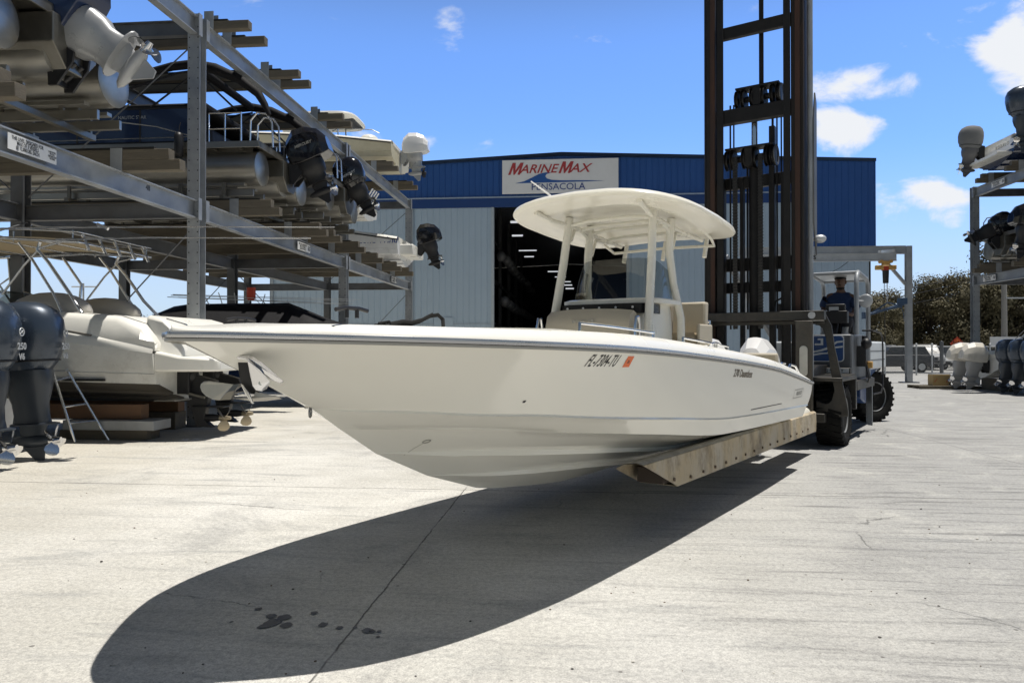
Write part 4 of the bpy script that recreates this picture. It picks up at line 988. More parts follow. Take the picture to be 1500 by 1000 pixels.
# ------------------------------------------------------------------ the driver
def driver():
    M = FL.matrix_basis.copy()
    loc = Matrix.Translation((4.436,12.626,0)) @ Matrix.Rotation(HD,4,'Z')
    base = loc @ Vector((-2.05,.74,1.98))
    P = thing('person', 'driver in navy shirt and dark cap seated in the forklift cab, hands at the wheel', 'person', base, HD); P.scale = (1.18,1.18,1.18)
    def skin(name, joints, bones, matl, root=0, parent=P, lv=2):
        me = bpy.data.meshes.new(name); me.from_pydata([j[0] for j in joints], bones, [])
        o = bpy.data.objects.new(name, me); COL.objects.link(o); o.parent = parent
        s = o.modifiers.new('skin','SKIN'); s.use_smooth_shade = True; s.branch_smoothing = .6
        for i, j in enumerate(joints):
            v = me.skin_vertices[0].data[i]; r = j[1]; v.radius = (r,r) if isinstance(r,(int,float)) else r
            v.use_root = (i == root)
        d = o.modifiers.new('sub','SUBSURF'); d.levels = lv; d.render_levels = lv
        me.materials.append(matl); return o
    # body seen as skin: head/neck, forearms continuous under shirt. x forward, y left, z up; origin at seat
    J = [((0,0,.08),.13),((0.02,0,.22),.135),((.03,0,.36),.15),((.03,0,.50),.10),((.04,0,.58),.055),((.06,0,.66),.075),
         ((.03,.17,.46),.065),((.10,.25,.28),.046),((.33,.20,.17),.036),((.43,.14,.20),.028),
         ((.03,-.17,.46),.065),((.10,-.25,.28),.046),((.33,-.20,.17),.036),((.43,-.14,.20),.028),
         ((.03,.10,.06),.10),((.42,.14,.06),.075),((.52,.15,-.28),.05),
         ((.03,-.10,.06),.10),((.42,-.14,.06),.075),((.52,-.15,-.28),.05)]
    Bn = [(0,1),(1,2),(2,3),(3,4),(4,5),(3,6),(6,7),(7,8),(8,9),(3,10),(10,11),(11,12),(12,13),(0,14),(14,15),(15,16),(0,17),(17,18),(18,19)]
    body = skin('body', J, Bn, SKIN)
    S = [((0,0,.05),.17),((0.02,0,.22),.18),((.03,0,.37),.20),((.03,0,.49),.13),((.04,0,.545),.075),
         ((.03,.19,.46),.11),((.10,.25,.28),.085),((.03,-.19,.46),.11),((.10,-.25,.28),.085)]
    skin('shirt', S, [(0,1),(1,2),(2,3),(3,4),(3,5),(5,6),(3,7),(7,8)], SHIRT)
    T = [((0,0,.05),.14),((.04,.10,.05),.115),((.40,.14,.06),.09),((.50,.15,-.14),.07),((.04,-.10,.05),.115),((.40,-.14,.06),.09),((.50,-.15,-.14),.07)]
    skin('trousers', T, [(0,1),(1,2),(2,3),(0,4),(4,5),(5,6)], TROUS)
    # head with nose, ears
    q = MB(); rings = []
    for z, rx, ry, cx in ((.585,.03,.03,.06),(.60,.055,.05,.07),(.63,.078,.062,.07),(.67,.092,.070,.066),(.71,.098,.075,.062),(.75,.10,.077,.058),(.79,.095,.075,.053),(.825,.075,.062,.05),(.845,.03,.03,.05)):
        rings.append([Vector((cx+rx*math.cos(a), ry*math.sin(a), z)) for a in [2*math.pi*k/18 for k in range(18)]])
    q.loft(rings); q.prism([(.155,.72),(.183,.685),(.155,.675)], -.013, .013)
    for sg in (-1,1): q.ell((.05,.078*sg,.70),.022,.012,.034,10,8)
    q.build('head', SKIN, P, smooth=60)
    q = MB(); q.loft([[Vector((.067+rx*math.cos(a), ry*math.sin(a), z)) for a in [2*math.pi*k/18 for k in range(18)]] for z,rx,ry in ((.615,.083,.066),(.59,.06,.052),(.58,.03,.03))]); 
    q.tube([(.158,-.024,.648),(.163,0,.65),(.158,.024,.648)],.006,6)
    q.build('beard', mat('beard',(.012,.01,.009),.9), P, smooth=60)
    q = MB(); q.loft([[Vector((.055+rx*math.cos(a), ry*math.sin(a), z+.01*math.cos(a))) for a in [2*math.pi*k/18 for k in range(18)]] for z,rx,ry in ((.745,.108,.086),(.79,.106,.085),(.835,.09,.075),(.86,.055,.045),(.865,.01,.01))])
    q.loft([[Vector((x,y*w_,z)) for y in (-1,-.5,0,.5,1)]+[Vector((x,y*w_,z-.008)) for y in (1,.5,0,-.5,-1)] for x,w_,z in ((.13,.078,.765),(.19,.07,.757),(.235,.045,.745))])
    q.build('cap', CAPM, P, smooth=50)
    q = MB(); q.box(.161,.168,-.02,.02,.79,.82); q.build('cap_badge', GALVL, P, bevel=.003)
    # hands: palm, four fingers and a thumb curled on the wheel rim
    for sg in (-1,1):
        w0 = Vector((.43,.14*sg,.20))
        JJ = [(w0,.024),(w0+Vector((.05,-.005*sg,.015)),.03)]; BB = [(0,1)]
        for k in range(4):
            b = w0+Vector((.075,(-.03+.02*k)*sg,.022)); n0 = len(JJ); ln = (.9,1,.95,.78)[k]
            JJ += [(b,.0105),(b+Vector((.032*ln,0,-.008)),.0095),(b+Vector((.038*ln,0,-.034*ln)),.0085)]; BB += [(1,n0),(n0,n0+1),(n0+1,n0+2)]
        n0 = len(JJ); JJ += [(w0+Vector((.04,-.038*sg,.0)),.012),(w0+Vector((.07,-.05*sg,-.02)),.0095)]; BB += [(1,n0),(n0,n0+1)]
        skin('hand', JJ, BB, SKIN)
        q = MB(); q.loft([sring(.56,.14,.045,z,n=14,p=2.4) for z in (-.42,-.38)]+[sring(.53,.10,.04,-.34,n=14),sring(.51,.06,.045,-.28,n=14)])
        for i,v in enumerate(q.v): q.v[i] = v+Vector((0,.15*sg,.26))
        q.build('shoe', SHOE, P, smooth=50)
driver()

# ------------------------------------------------------------------ storage racks
KS = 1.29
def yardk(X0, x, y, z):
    p = yard(X0, x, y, z); return (p[0]*KS, p[1]*KS, 1.6+(p[2]-1.6)*KS)
TUBES = []
SGN = "THIS LEVEL DESIGNED FOR\nMAX OF 3 VESSELS\n@ 12,000 LBS. EACH"
def rack(X0, side, ys, label, depth=2.95, front_beams=(3.88,6.75), signs=(), bunks=(), rows=3):
    """side=-1: rack lies toward -x of its front line; ys = post stations along the aisle"""
    K = thing('boat_rack', label, 'boat rack', (X0*KS,0,1.6-1.6*KS), YAW); K.scale = (KS,KS,KS)
    d = side
    for ri in range(rows):
        x = d*depth*ri
        for y in ys:
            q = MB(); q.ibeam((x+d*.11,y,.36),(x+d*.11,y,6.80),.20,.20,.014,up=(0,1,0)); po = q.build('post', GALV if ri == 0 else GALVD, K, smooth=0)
            if ri == 0 and y < 30:
                q = MB(); z = .5
                while z < 6.6:
                    for dx in (-.07,.07): q.box(x+d*.11+dx-.009,x+d*.11+dx+.009,y-.103,y-.1005,z,z+.018)
                    z += .16
                q.build('bolt_holes', BLACKP, po, smooth=0)
            q = MB(); q.box(x+d*.11-.18,x+d*.11+.18,y-.18,y+.18,.352,.385); q.build('base_plate', GALVD, K, smooth=0)
        for i in range(len(ys)-1):
            for zt in front_beams:
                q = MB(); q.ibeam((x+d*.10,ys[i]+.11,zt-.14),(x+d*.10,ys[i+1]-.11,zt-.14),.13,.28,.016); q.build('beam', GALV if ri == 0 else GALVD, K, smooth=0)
                if ri == 0:
                    q = MB()
                    for yy_ in (ys[i]+.115, ys[i+1]-.115): q.box(x-d*.015,x+d*.0,yy_-.05,yy_+.05,zt-.31,zt+.03)
                    q.build('end_plate', GALV, K, smooth=0)
    for y in ys:
        for zt in front_beams:
            q = MB()
            for ri in range(rows-1): q.ibeam((d*depth*ri+d*.22,y,zt-.14),(d*depth*(ri+1),y,zt-.14),.11,.24,.014)
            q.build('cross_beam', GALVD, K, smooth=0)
    # rod braces in the transverse frames and between mid posts
    for i, y in enumerate(ys):
        for (z0,z1) in ((.6,3.5),(4.0,6.4)):
            q = MB(); q.cyl((d*.15,y+.02,z0 if i%2 else z1),(d*depth,y+.02,z1 if i%2 else z0),.011,n=6); q.build('rod_brace', GALVD, K)
            q = MB(); q.cyl((d*(depth+.15),y+.02,z1 if i%2 else z0),(d*depth*2,y+.02,z0 if i%2 else z1),.011,n=6); q.build('rod_brace', GALVD, K)
    for (y0,z0,y1,z1) in ((ys[1],.7,ys[2],3.6),(ys[2],.7,ys[1],3.6)):
        q = MB(); q.cyl((d*depth,y0,z0),(d*depth,y1,z1),.011,n=6); q.build('rod_brace', GALVD, K)
    # timber bunks
    for (y, zt, ov, n, carpet) in bunks:
        q = MB(); z = zt+.006
        for k in range(n):
            o_ = ov*(1-.35*(n-1-k)*-1) if False else ov - .22*(n-1-k)*-1*0 - .15*k
            q.box(min(-d*o_, d*6.3), max(-d*o_, d*6.3), y-.07-.0*k, y+.07, z, z+.138); z += .140
        b = q.build('bunk', WOOD, K, bevel=.006)
        if carpet:
            q = MB(); q.box(min(-d*(ov-.35), d*6.2), max(-d*(ov-.35), d*6.2), y-.076,y+.076,z,z+.022); q.build('bunk_pad', CARPET, b)
        q = MB()
        for yy_ in (-.085,.077): q.box(d*.03,d*.19,y+yy_,y+yy_+.008,zt+.004,zt+.30)
        q.build('bunk_bracket', GALV, b, smooth=0)
    for (y, z, hgt, wdt) in signs:
        q = MB(); q.box(-d*.0,-d*.0-d*.003,y-wdt/2,y+wdt/2,z-hgt/2,z+hgt/2); q.v = [v+Vector((d*.088*0,0,0)) for v in q.v]
        s_ = q.build('load_sign', STICK, K, smooth=0); s_.location = (d*.030-d*.0,0,0)
        yy_ = y-.06*wdt if d < 0 else y+.06*wdt
        t = text_mb(SGN, hgt*.26, .001, bold=.0004); t.v = [Vector((v.x*.86,v.y*1.3,v.z)) for v in t.v]; t.xf(plane_mat((-d*.0055,y-.11*wdt*(1 if d<0 else -1),z),(0,1 if d<0 else -1,0),(0,0,1))); t2 = t.build('sign_lettering', INK, s_, smooth=0)
        t = text_mb("LOAD RATING\nPER LEVEL\nUNIFORM LOAD\nSEE PLANS", hgt*.13, .001); t.v = [Vector((v.x*.8,v.y*1.4,v.z)) for v in t.v]; t.xf(plane_mat((-d*.0055,y+.40*wdt*(1 if d<0 else -1),z),(0,1 if d<0 else -1,0),(0,0,1))); t.build('sign_lettering', INK, s_, smooth=0)
    return K
XL = -5.90; XR = 12.80
ysL = [-2.9,4.38,11.65,18.95,26.2]
bL = []
for y in (6.9,9.7): bL.append((y,3.88,.75,2,True))
for y in (13.0,15.4,16.3,18.1): bL.append((y,3.88,.70,2,True))
for y in (20.3,22.4,24.0): bL.append((y,3.88,.55,2,True))
for y in (12.1,12.72,14.25,14.8,16.9,17.5): bL.append((y,6.75,.55,1,True))
for y in (21.8,24.4): bL.append((y,6.75,.6,2,True))
KL = rack(XL, -1, ysL, 'galvanised steel boat rack stacked with pontoon boats, its load sign on the near beam', signs=((8.05,3.745,.17,.72),(16.0,3.745,.17,.72),(23.8,3.745,.17,.6)), bunks=bL)
t = text_mb('48', .10, .001, bold=.004); t.xf(plane_mat((.032-.0,10.1,3.76),(0,1,0),(0,0,1))).build('stencil_number', INK, KL, smooth=0)
ysR = [2.4,9.65,16.9,24.2]
bR = [(21.0,3.88,.5,2,True),(22.9,3.88,.6,2,True),(19,3.88,.5,2,True),(21.7,6.75,.3,2,True),(23.3,6.75,.3,2,True),(19,6.75,.4,2,True)]
KR = rack(XR, 1, ysR, 'galvanised boat rack in front of the trees, holding the boat with the covered grey motor', signs=((23.2,3.745,.17,.7),(22.7,6.615,.17,.7)), bunks=bR)
q = MB(); q.bar((.1,24.2,.4),(2.9,24.2,3.3),.05,.05); q.build('diagonal_brace', GALVL, KR)
# ------------------------------------------------------------------ pontoon boats  (x forward from the stern, z=0 under the tubes)
def pontoon(X0, x, y, z, right, label, navy=True, eng=dict(), rise_frame=True, Lp=6.8, wd=2.4, tubes=(-1,0,1), fence=True, bimini=False, ez=.62, ex=-.14, detail=True, rails=True, fm=None):
    rz = YAW + (0 if right else math.pi)
    P = thing('pontoon_boat', label, 'pontoon boat', yardk(X0,x,y,z), rz); P.scale = (KS,KS,KS)
    hw = wd/2; r = .31
    for t in tubes:
        q = MB(); yc = t*(hw-r)
        q.lathe([(0,.03),(.015,.2),(.035,.285),(.045,r),(.06,r-.012),(.14,r),(Lp-1.2,r),(Lp-.6,r*.8),(Lp-.15,r*.35),(Lp,.03)], 26, 'x', (0,yc,r))
        tb = q.build('pontoon_tube', ALU, P, smooth=40)
        q = MB(); q.box(.5,Lp-1,yc-.02,yc+.02,-.035,.02); q.build('tube_keel', ALU, tb)
        q = MB(); q.box(.15,Lp-.8,yc-.15,yc-.13,r*1.8,.70); q.box(.15,Lp-.8,yc+.13,yc+.15,r*1.8,.70); q.build('tube_riser', ALUD, tb)
    # engine pod
    q = MB(); q.loft([[Vector((a,yy_,zz)) for yy_,zz in ((-.36,.62),(-.36,.30),(-.14,.06),(.14,.06),(.36,.30),(.36,.62))] for a in (-.12,1.3)]); q.build('engine_pod', ALUD, P, smooth=0, bevel=.01)
    q = MB(); q.box(-.02,Lp-.2,-hw,hw,.66,.72); dk = q.build('deck', ALUD, P, bevel=.01)
    q = MB(); q.box(-.05,Lp-.15,-hw-.025,-hw,.62,.735); q.box(-.05,Lp-.15,hw,hw+.025,.62,.735); q.box(-.05,-.02,-hw,hw,.62,.735); q.build('deck_trim', ALU, dk, bevel=.006)
    q = MB()
    for k in range(12): q.box(.3+k*.5,.36+k*.5,-hw+.03,hw-.03,.615,.66)
    q.build('deck_joists', ALUD, dk)
    if fence:
        for sg in (-1,1):
            q = MB(); q.box(1.0,Lp-.5,sg*(hw-.06)-.015,sg*(hw-.06)+.015,.78,1.36); fn = q.build('fence_panel', fm or NAVYG, P, smooth=0)
            q = MB()
            for a in (1.0,2.2,3.4,4.6,Lp-.5): q.box(a-.018,a+.018,sg*(hw-.06)-.022,sg*(hw-.06)+.022,.72,1.40)
            q.box(.98,Lp-.48,sg*(hw-.06)-.025,sg*(hw-.06)+.025,1.36,1.40); q.box(.98,Lp-.48,sg*(hw-.06)-.02,sg*(hw-.06)+.02,.74,.775)
            q.build('fence_rail', BLACKP if navy else TUBEA, fn, bevel=.004)
            if detail:
                q = MB(); pts = [(4.9,1.0),(4.2,1.12),(3.4,1.17),(2.6,1.15),(1.9,1.05),(1.3,.88)]
                for s_ in (-1,1):
                    q.tube([(a,sg*(hw-.06)+s_*.019,b) for a,b in pts], .010, 4)
                q.tube([(1.1,sg*(hw-.06)+sg*.019,.85),(4.8,sg*(hw-.06)+sg*.019,.83)], .008, 4)
                q.build('fence_stripe', GREYP, fn)
        if detail:
            sg = 1
            t_ = text_mb('NAUTIC STAR', .085, .002).xf(plane_mat((2.35,hw-.04,1.22),(-1,0,0),(0,0,1))); t_.build('lettering', GALVL, P, smooth=0)
        # lounge seat and helm behind the fence
        q = MB(); q.box(1.1,1.8,-hw+.1,hw-.5,.73,1.15); q.box(2.3,4.0,-hw+.1,-hw+.7,.73,1.2); q.box(2.3,4.2,hw-.7,hw-.1,.73,1.25); q.build('lounge_seat', VINYL if not navy else mat('dark_seats',(.02,.022,.03),.6), P, bevel=.06)
        q = MB(); q.box(1.0,5.9,-hw+.12,hw-.12,1.36,1.44); q.v = [Vector((v.x,v.y,v.z + (.05 if v.z>1.4 and abs(v.x-3.4)<9 else 0))) for v in q.v]; q.build('mooring_cover', TARP, P, bevel=.04)
    if rails:
        q = MB()
        for sg in (-1,1):
            yv = sg*(hw-.12)
            q.tube([(.95,yv,.72),(.95,yv,1.28),(.35,yv,1.28),(.35,yv,.72)], .018, 8); q.tube([(.65,yv,.72),(.65,yv,1.28)],.013,6); q.tube([(.95,yv,1.0),(.35,yv,1.0)],.013,6)
        q.build('stern_rail', TUBEA, P)
        q = MB()
        for yv in (.55,.85):
            q.tube([(.32,yv,.70),(.30,yv,1.22),(.18,yv,1.36),(.0,yv,1.33),(-.10,yv,1.18),(-.12,yv,.72)], .018, 8)
        q.tube([(-.12,.55,.9),(-.12,.85,.9)],.014,6); q.build('boarding_ladder', TUBEA, P)
    if bimini:
        q = MB(); hz_ = 0
        for yv in (-hw+.05,hw-.05):
            q.tube([(3.2,yv,1.4),(2.4,yv,1.75),(1.5,yv,2.0),(1.2,yv,2.03)], .022, 8); q.tube([(2.0,yv,1.4),(1.5,yv,1.75),(1.15,yv,2.02)], .018, 8)
            q.tube([(.4,yv,1.30),(1.15,yv,2.0)], .018, 8)
        q.build('bimini_frame', BLACKP, P)
        q = MB(); rings = []
        pts = [(4.2,1.55,.05),(3.4,1.72,.06),(2.4,1.95,.08),(1.6,2.12,.10),(1.2,2.15,.11),(.8,2.05,.13),(.35,1.85,.11),(.0,1.58,.10),(-.12,1.38,.08),(-.2,1.2,.05)]
        for yv in (hw-.05,-hw+.05):
            m_ = MB(); m_.tube([(a,yv,b) for a,b,c_ in pts],[c_*.75 for a,b,c_ in pts],10); m_.build('folded_canopy', TARP, P, smooth=60)
        m_ = MB(); m_.tube([(1.2,-hw+.05,2.13),(1.2,hw-.05,2.13)],.08,10); m_.build('folded_canopy', TARP, P, smooth=60)
        for yv in (hw-.05,):
            m_ = MB(); m_.tube([(2.6,yv,1.4),(2.5,yv,1.9)], .008, 5); m_.build('canopy_strap', BLACKP, P)
    e = dict(tilt=.5, kind='v8', cowlm=BLACKG, legm=BLACKP, propm=CHROME, sc=1.05, writing='MERCURY', wm=INKG); e.update(eng)
    outboard(P, (ex,0,ez), **e)
    if rise_frame:   # aluminium transport frame the boat sits on
        q = MB()
        for t in (-1,1):
            yc = t*(hw-r)
            for dy in (-.22,.22): q.bar((.25,yc+dy,-.02),(5.2,yc+dy,-.02),.10,.05); q.bar((.1,yc+dy,-.16),(5.2,yc+dy,-.16),.05,.12)
        fr = q.build('bunk_frame', ALU, P, bevel=.004)
        q = MB()
        for a in (.6,1.4,3.5,5.0): 
            q.box(a-.04,a+.04,-hw-.1,hw+.1,-.30,-.225)
            for yv in (-hw-.02,-hw+.5,hw-.5,hw+.02): q.box(a-.03,a+.03,yv-.02,yv+.02,-.25,.0)
        q.build('frame_crossmember', ALUD, fr, bevel=.003)
    return P

p1 = pontoon(XL, .12, 8.35, 4.60, False, 'large pontoon boat above the load sign, its grey motor leg tilted up',
    eng=dict(tilt=R(52), cowlm=NAVYG, legm=GREYP, sc=1.0, kind='v8', bracketm=BLACKP, writing=None), ez=.36, ex=.10, fence=True, detail=False, rails=False, wd=2.5)
p2 = pontoon(XL, .22, 14.35, 4.50, False, 'navy pontoon boat with folded black canopy and black outboard',
    eng=dict(tilt=R(20), sc=.90, leg=.72), bimini=True, wd=2.5)
q = MB(); q.lathe([(0,.02),(.03,.07),(.08,.09),(.42,.09),(.47,.07),(.50,.03)],14,'z',(0,0,0))
f_ = q.build('boat_fender', BLACKP, None, smooth=50); f_.location = yardk(XL,-1.135,12.94,4.94); f_.scale = (KS*.87,)*3; tag(f_,'black boat fender hanging on a cord from the navy pontoon boat','fender')
q = MB(); q.tube([(0,0,.5),(0,.03,.62),(.0,.08,.72)],.008,5); q.build('fender_cord', BLACKP, f_)
p3 = pontoon(XL, .42, 17.35, 4.62, False, 'pontoon boat with rounded black outboard, behind the navy pontoon boat',
    ex=.05, eng=dict(tilt=R(28), sc=.85, leg=.74, kind='round', wm=GALVL), navy=True, detail=False, wd=2.4)
p4 = pontoon(XR, .15, 22.7, 4.35, True, 'pontoon boat whose black outboard is tilted far up, beside the rack post',
    eng=dict(tilt=R(62), sc=.82, kind='round', writing=None), detail=False, wd=2.3, fence=True, fm=GREYP, navy=False)
p5 = pontoon(XR, -.10, 20.15, 4.30, True, 'pontoon boat with lowered black outboard, next to the tilted one',
    eng=dict(tilt=R(8), sc=.85, kind='v8'), detail=False, wd=2.4, fm=GREYP, navy=False)

# ------------------------------------------------------------------ V-hull boats built from the same hull family (x forward from transom)
def vboat(name, label, X0, x, y, z, right, Lb=7.0, beam=2.5, dep=1.0, hm=GELO, gm=GELW, rot=0, console=True, rail=True, open_from=1.3, k=True):
    rz = YAW + (0 if right else math.pi) + rot
    B = thing(name, label, 'boat', yardk(X0,x,y,z) if k else yard(X0,x,y,z), rz)
    if k: B.scale = (KS,KS,KS)
    S = (Lb/8.2, beam/2.6, dep)
    h = hull_mesh(S, -.36).build('hull', hm, B, smooth=30)
    gunwale_mesh(S, -.36, open_from=open_from).build('gunwale', gm, B, smooth=50)
    liner_mesh(S, -.36, open_from=open_from).build('cockpit_liner', gm, B, smooth=40)
    if rail: rubrail_mesh(.022, S, -.36).build('rub_rail', BLACKP, B)
    return B, h, S
# white console boat, top level
b3, h3, S3 = vboat('console_boat', 'white console boat with flat hard top and white outboard, on the top rack level', XL, .35, 23.1, 6.98, False, 7.2, 2.5, .85, hm=mat('aged_bottom',(.62,.58,.44),.4,dirt=.35,dirtcol=(.4,.33,.18)))
q = MB(); q.loft([sring(3.2,.5,.4,zz,n=20,p=5) for zz in (.6,1.6)]); q.build('console', GELW, b3, bevel=.02)
q = MB(); q.loft([sring(2.3,1.05*k,.98*k,zz-.42,n=28,p=4) for zz,k in ((2.02,.8),(2.04,.96),(2.09,1),(2.14,.98),(2.19,.8))]); ht = q.build('hard_top', GELW, b3, smooth=50)
q = MB(); q.box(1.35,1.9,-.5,.5,1.575,1.61); q.build('roof_hatch', BLACKP, ht)
q = MB()
for sx in (1.9,2.7):
    for sg in (-1,1): q.tube([(sx-.1,.42*sg,.6),(sx,.42*sg,1.62)],.026,8)
q.build('top_legs', TUBEA, ht)
q = MB(); q.ell((1.0,0,1.05),.3,.28,.2); q.box(.8,1.2,-.5,.5,.7,1.0); q.build('stern_seat', GELW, b3, bevel=.03)
q = MB()
for sg in (-1,1): q.tube([(.4,1.0*sg,.98),(.6,1.05*sg,1.08),(1.6,1.1*sg,1.15),(1.8,1.1*sg,1.05)],.014,6)
q.build('grab_rail', TUBEA, b3)
outboard(b3, (-.05,0,.68), tilt=R(4), kind='slant', cowlm=WHITEG, legm=GREYP, sc=.90, leg=.7, bracketm=GREYP, propm=BLACKP)
# boat with its name on the side
b4, h4, S4 = vboat('skiff', 'white skiff with script name on its side and black outboard', XL, .50, 23.2, 4.08, False, 6.2, 2.4, .92, hm=mat('pale_hull',(.70,.72,.74),.3,dirt=.2))
q = MB(); q.box(-.40,.02,-.75,.75,.30,.62); q.build('engine_bracket', GELW, b4, bevel=.03)
t_ = text_mb('Second Wind', .26, .002, shear=.2, bold=.003).xf(plane_mat((.70,1.13,.69),(-1,0,0),(0,.05,1))); t_.build('name_lettering', BLUEI, h4, smooth=0)
t_ = text_mb('GRADY WHITE', .09, .002).xf(plane_mat((.70,1.135,.86),(-1,0,0),(0,.05,1))); t_.build('maker_lettering', INKG, h4, smooth=0)
q = MB(); q.ell((2.0,0,1.05),.3,.3,.3); q.build('cockpit_cover', GELW, b4)
q = MB(); q.ell((1.85,.5,1.0),.10,.12,.14); q.build('orange_float', REDP, b4)
q = MB(); q.ell((2.1,.55,1.02),.12,.12,.14); q.build('blue_float', BLUEI, b4)
outboard(b4, (-.40,0,.74), tilt=R(16), kind='v8', cowlm=BLACKG, legm=BLACKP, sc=.82)
# small craft between
b5, h5, S5 = vboat('tower_skiff', 'small white tower skiff between the pontoon boats and the script-named skiff', XL, .10, 20.4, 5.06, False, 5.4, 2.0, .5, hm=GELO)
q = MB()
for sx in (2.2,2.9):
    for sg in (-1,1): q.tube([(sx,.45*sg,.5),(2.55+(sx-2.55)*.5,.3*sg,1.35)],.022,6)
for k in (.75,1.0,1.25): q.tube([(2.3,-.36,k),(2.3,.36,k)],.014,6)
q.tube([(2.38,-.3,1.35),(2.72,-.3,1.35),(2.72,.3,1.35),(2.38,.3,1.35)],.02,6,closed=True); q.build('tower', TUBEA, b5)
for k in range(4):
    q = MB(); q.tube([(-.02,-.3+.2*k,.52),(-.22,-.3+.2*k,.82)],.025,8); q.build('rod_holder', TUBEA, b5)
# right rack top: white and blue bowrider with covered motor
b6, h6, S6 = vboat('sport_boat', 'white sport boat with navy bottom and covered grey motor, on the top rack level', XR, -.05, 22.75, 7.02, True, 6.8, 2.5, .95, hm=mat('two_tone',(.70,.71,.72),.3))
q = MB(); q.box(-.42,.0,-.95,.95,.26,.34); q.box(-.02,.008,-1.05,1.05,.42,.44); q.build('swim_platform', GELW, b6, bevel=.02)
q = MB(); S_ = S6
hmb = MB()
f = lambda p, sg: Vector((p.x*S_[0]*1.0, p.y*S_[1]*sg*1.004, (p.z-.36)*S_[2]-.003))
lowr = HROWS[7:]
for sg in (1,-1): hmb.loft([[f(p,sg) for p in r] for r in lowr], caps=False, wrap=False)
tr = [f(r[-1],1)+Vector((-.004,0,0)) for r in lowr]+[f(r[-1],-1)+Vector((-.004,0,0)) for r in reversed(lowr[:-1])]
hmb.add(tr,[tuple(range(len(tr)))]); hmb.build('bottom_paint', NAVYG, h6, smooth=30)
t_ = text_mb('ROBALO', .15, .004, bold=.003, spacing=1.3).xf(plane_mat((-.006,-.45,.62),(0,-1,0),(0,0,1))); t_.build('maker_lettering', INKG, h6, smooth=0)
outboard(b6, (-.02,.62,.88), tilt=R(6), kind='round', cowlm=COVER, legm=mat('grey_leg_dark',(.12,.12,.125),.5), sc=.85)
b7, h7, S7 = vboat('sport_boat', 'pale sport boat with slate blue motor, beside the one with the covered motor', XR, -.25, 19.9, 7.02, True, 6.8, 2.4, .95)
outboard(b7, (-.02,.2,1.0), tilt=R(-4), kind='round', cowlm=YAMA, legm=YAMAD, sc=.95)

# ground-level boats on the left
b8, h8, S8 = vboat('motor_boat', 'motor boat with twin slate blue outboards marked 250, beside the ladder', XL, -.56, 7.75, .50, False, 7.6, 2.5, 1.0)
outboard(b8, (-.05,.32,.93), tilt=R(3), kind='round', cowlm=YAMA, legm=YAMAD, sc=.87, steer=R(8), leg=.98)
outboard(b8, (-.05,-.32,.93), tilt=R(3), kind='round', cowlm=YAMA, legm=YAMAD, sc=.87, steer=R(8), leg=.98)
for o in [c for c in b8.children if c.name.startswith('outboard')]:
    yv = .34 if o.name == 'outboard_motor' or True else 0
for yv in (.32,-.32):
    M8 = Matrix.Translation((-.05,yv,.93)) @ Matrix.Scale(.87,4) @ Matrix.Rotation(R(8),4,'Z')
    for tx, sz, zz in (('250',.11,.20),('V6',.10,.08)):
        t_ = text_mb(tx, sz, .004, bold=.003).xf(plane_mat((-.898,.0,zz),(0,-1,0),(.02,0,1))).xf(M8); t_.build('cowl_lettering', GALVL, b8, smooth=0)
    q = MB(); q.tube([(-.895,.045*math.cos(a),.37+.045*math.sin(a)) for a in [2*math.pi*k/16 for k in range(16)]],.006,5,closed=True); q.tube([(-.895,-.03,.35),(-.895,.03,.39)],.005,5); q.tube([(-.895,-.03,.39),(-.895,.03,.35)],.005,5)
    q.xf(M8).build('cowl_emblem', GALVL, b8)
q = MB(); q.box(.4,.65,-.9,.9,-.18,-.004); q.box(4,4.25,-.9,.9,-.18,-.004); q.build('keel_block', WOOD, None).name
kb = bpy.data.objects['keel_block']; kb.location = b8.location; kb.rotation_euler = b8.rotation_euler
kb.location.z += 0; tag(kb,'timber blocks under the boat with slate blue outboards','timber block')

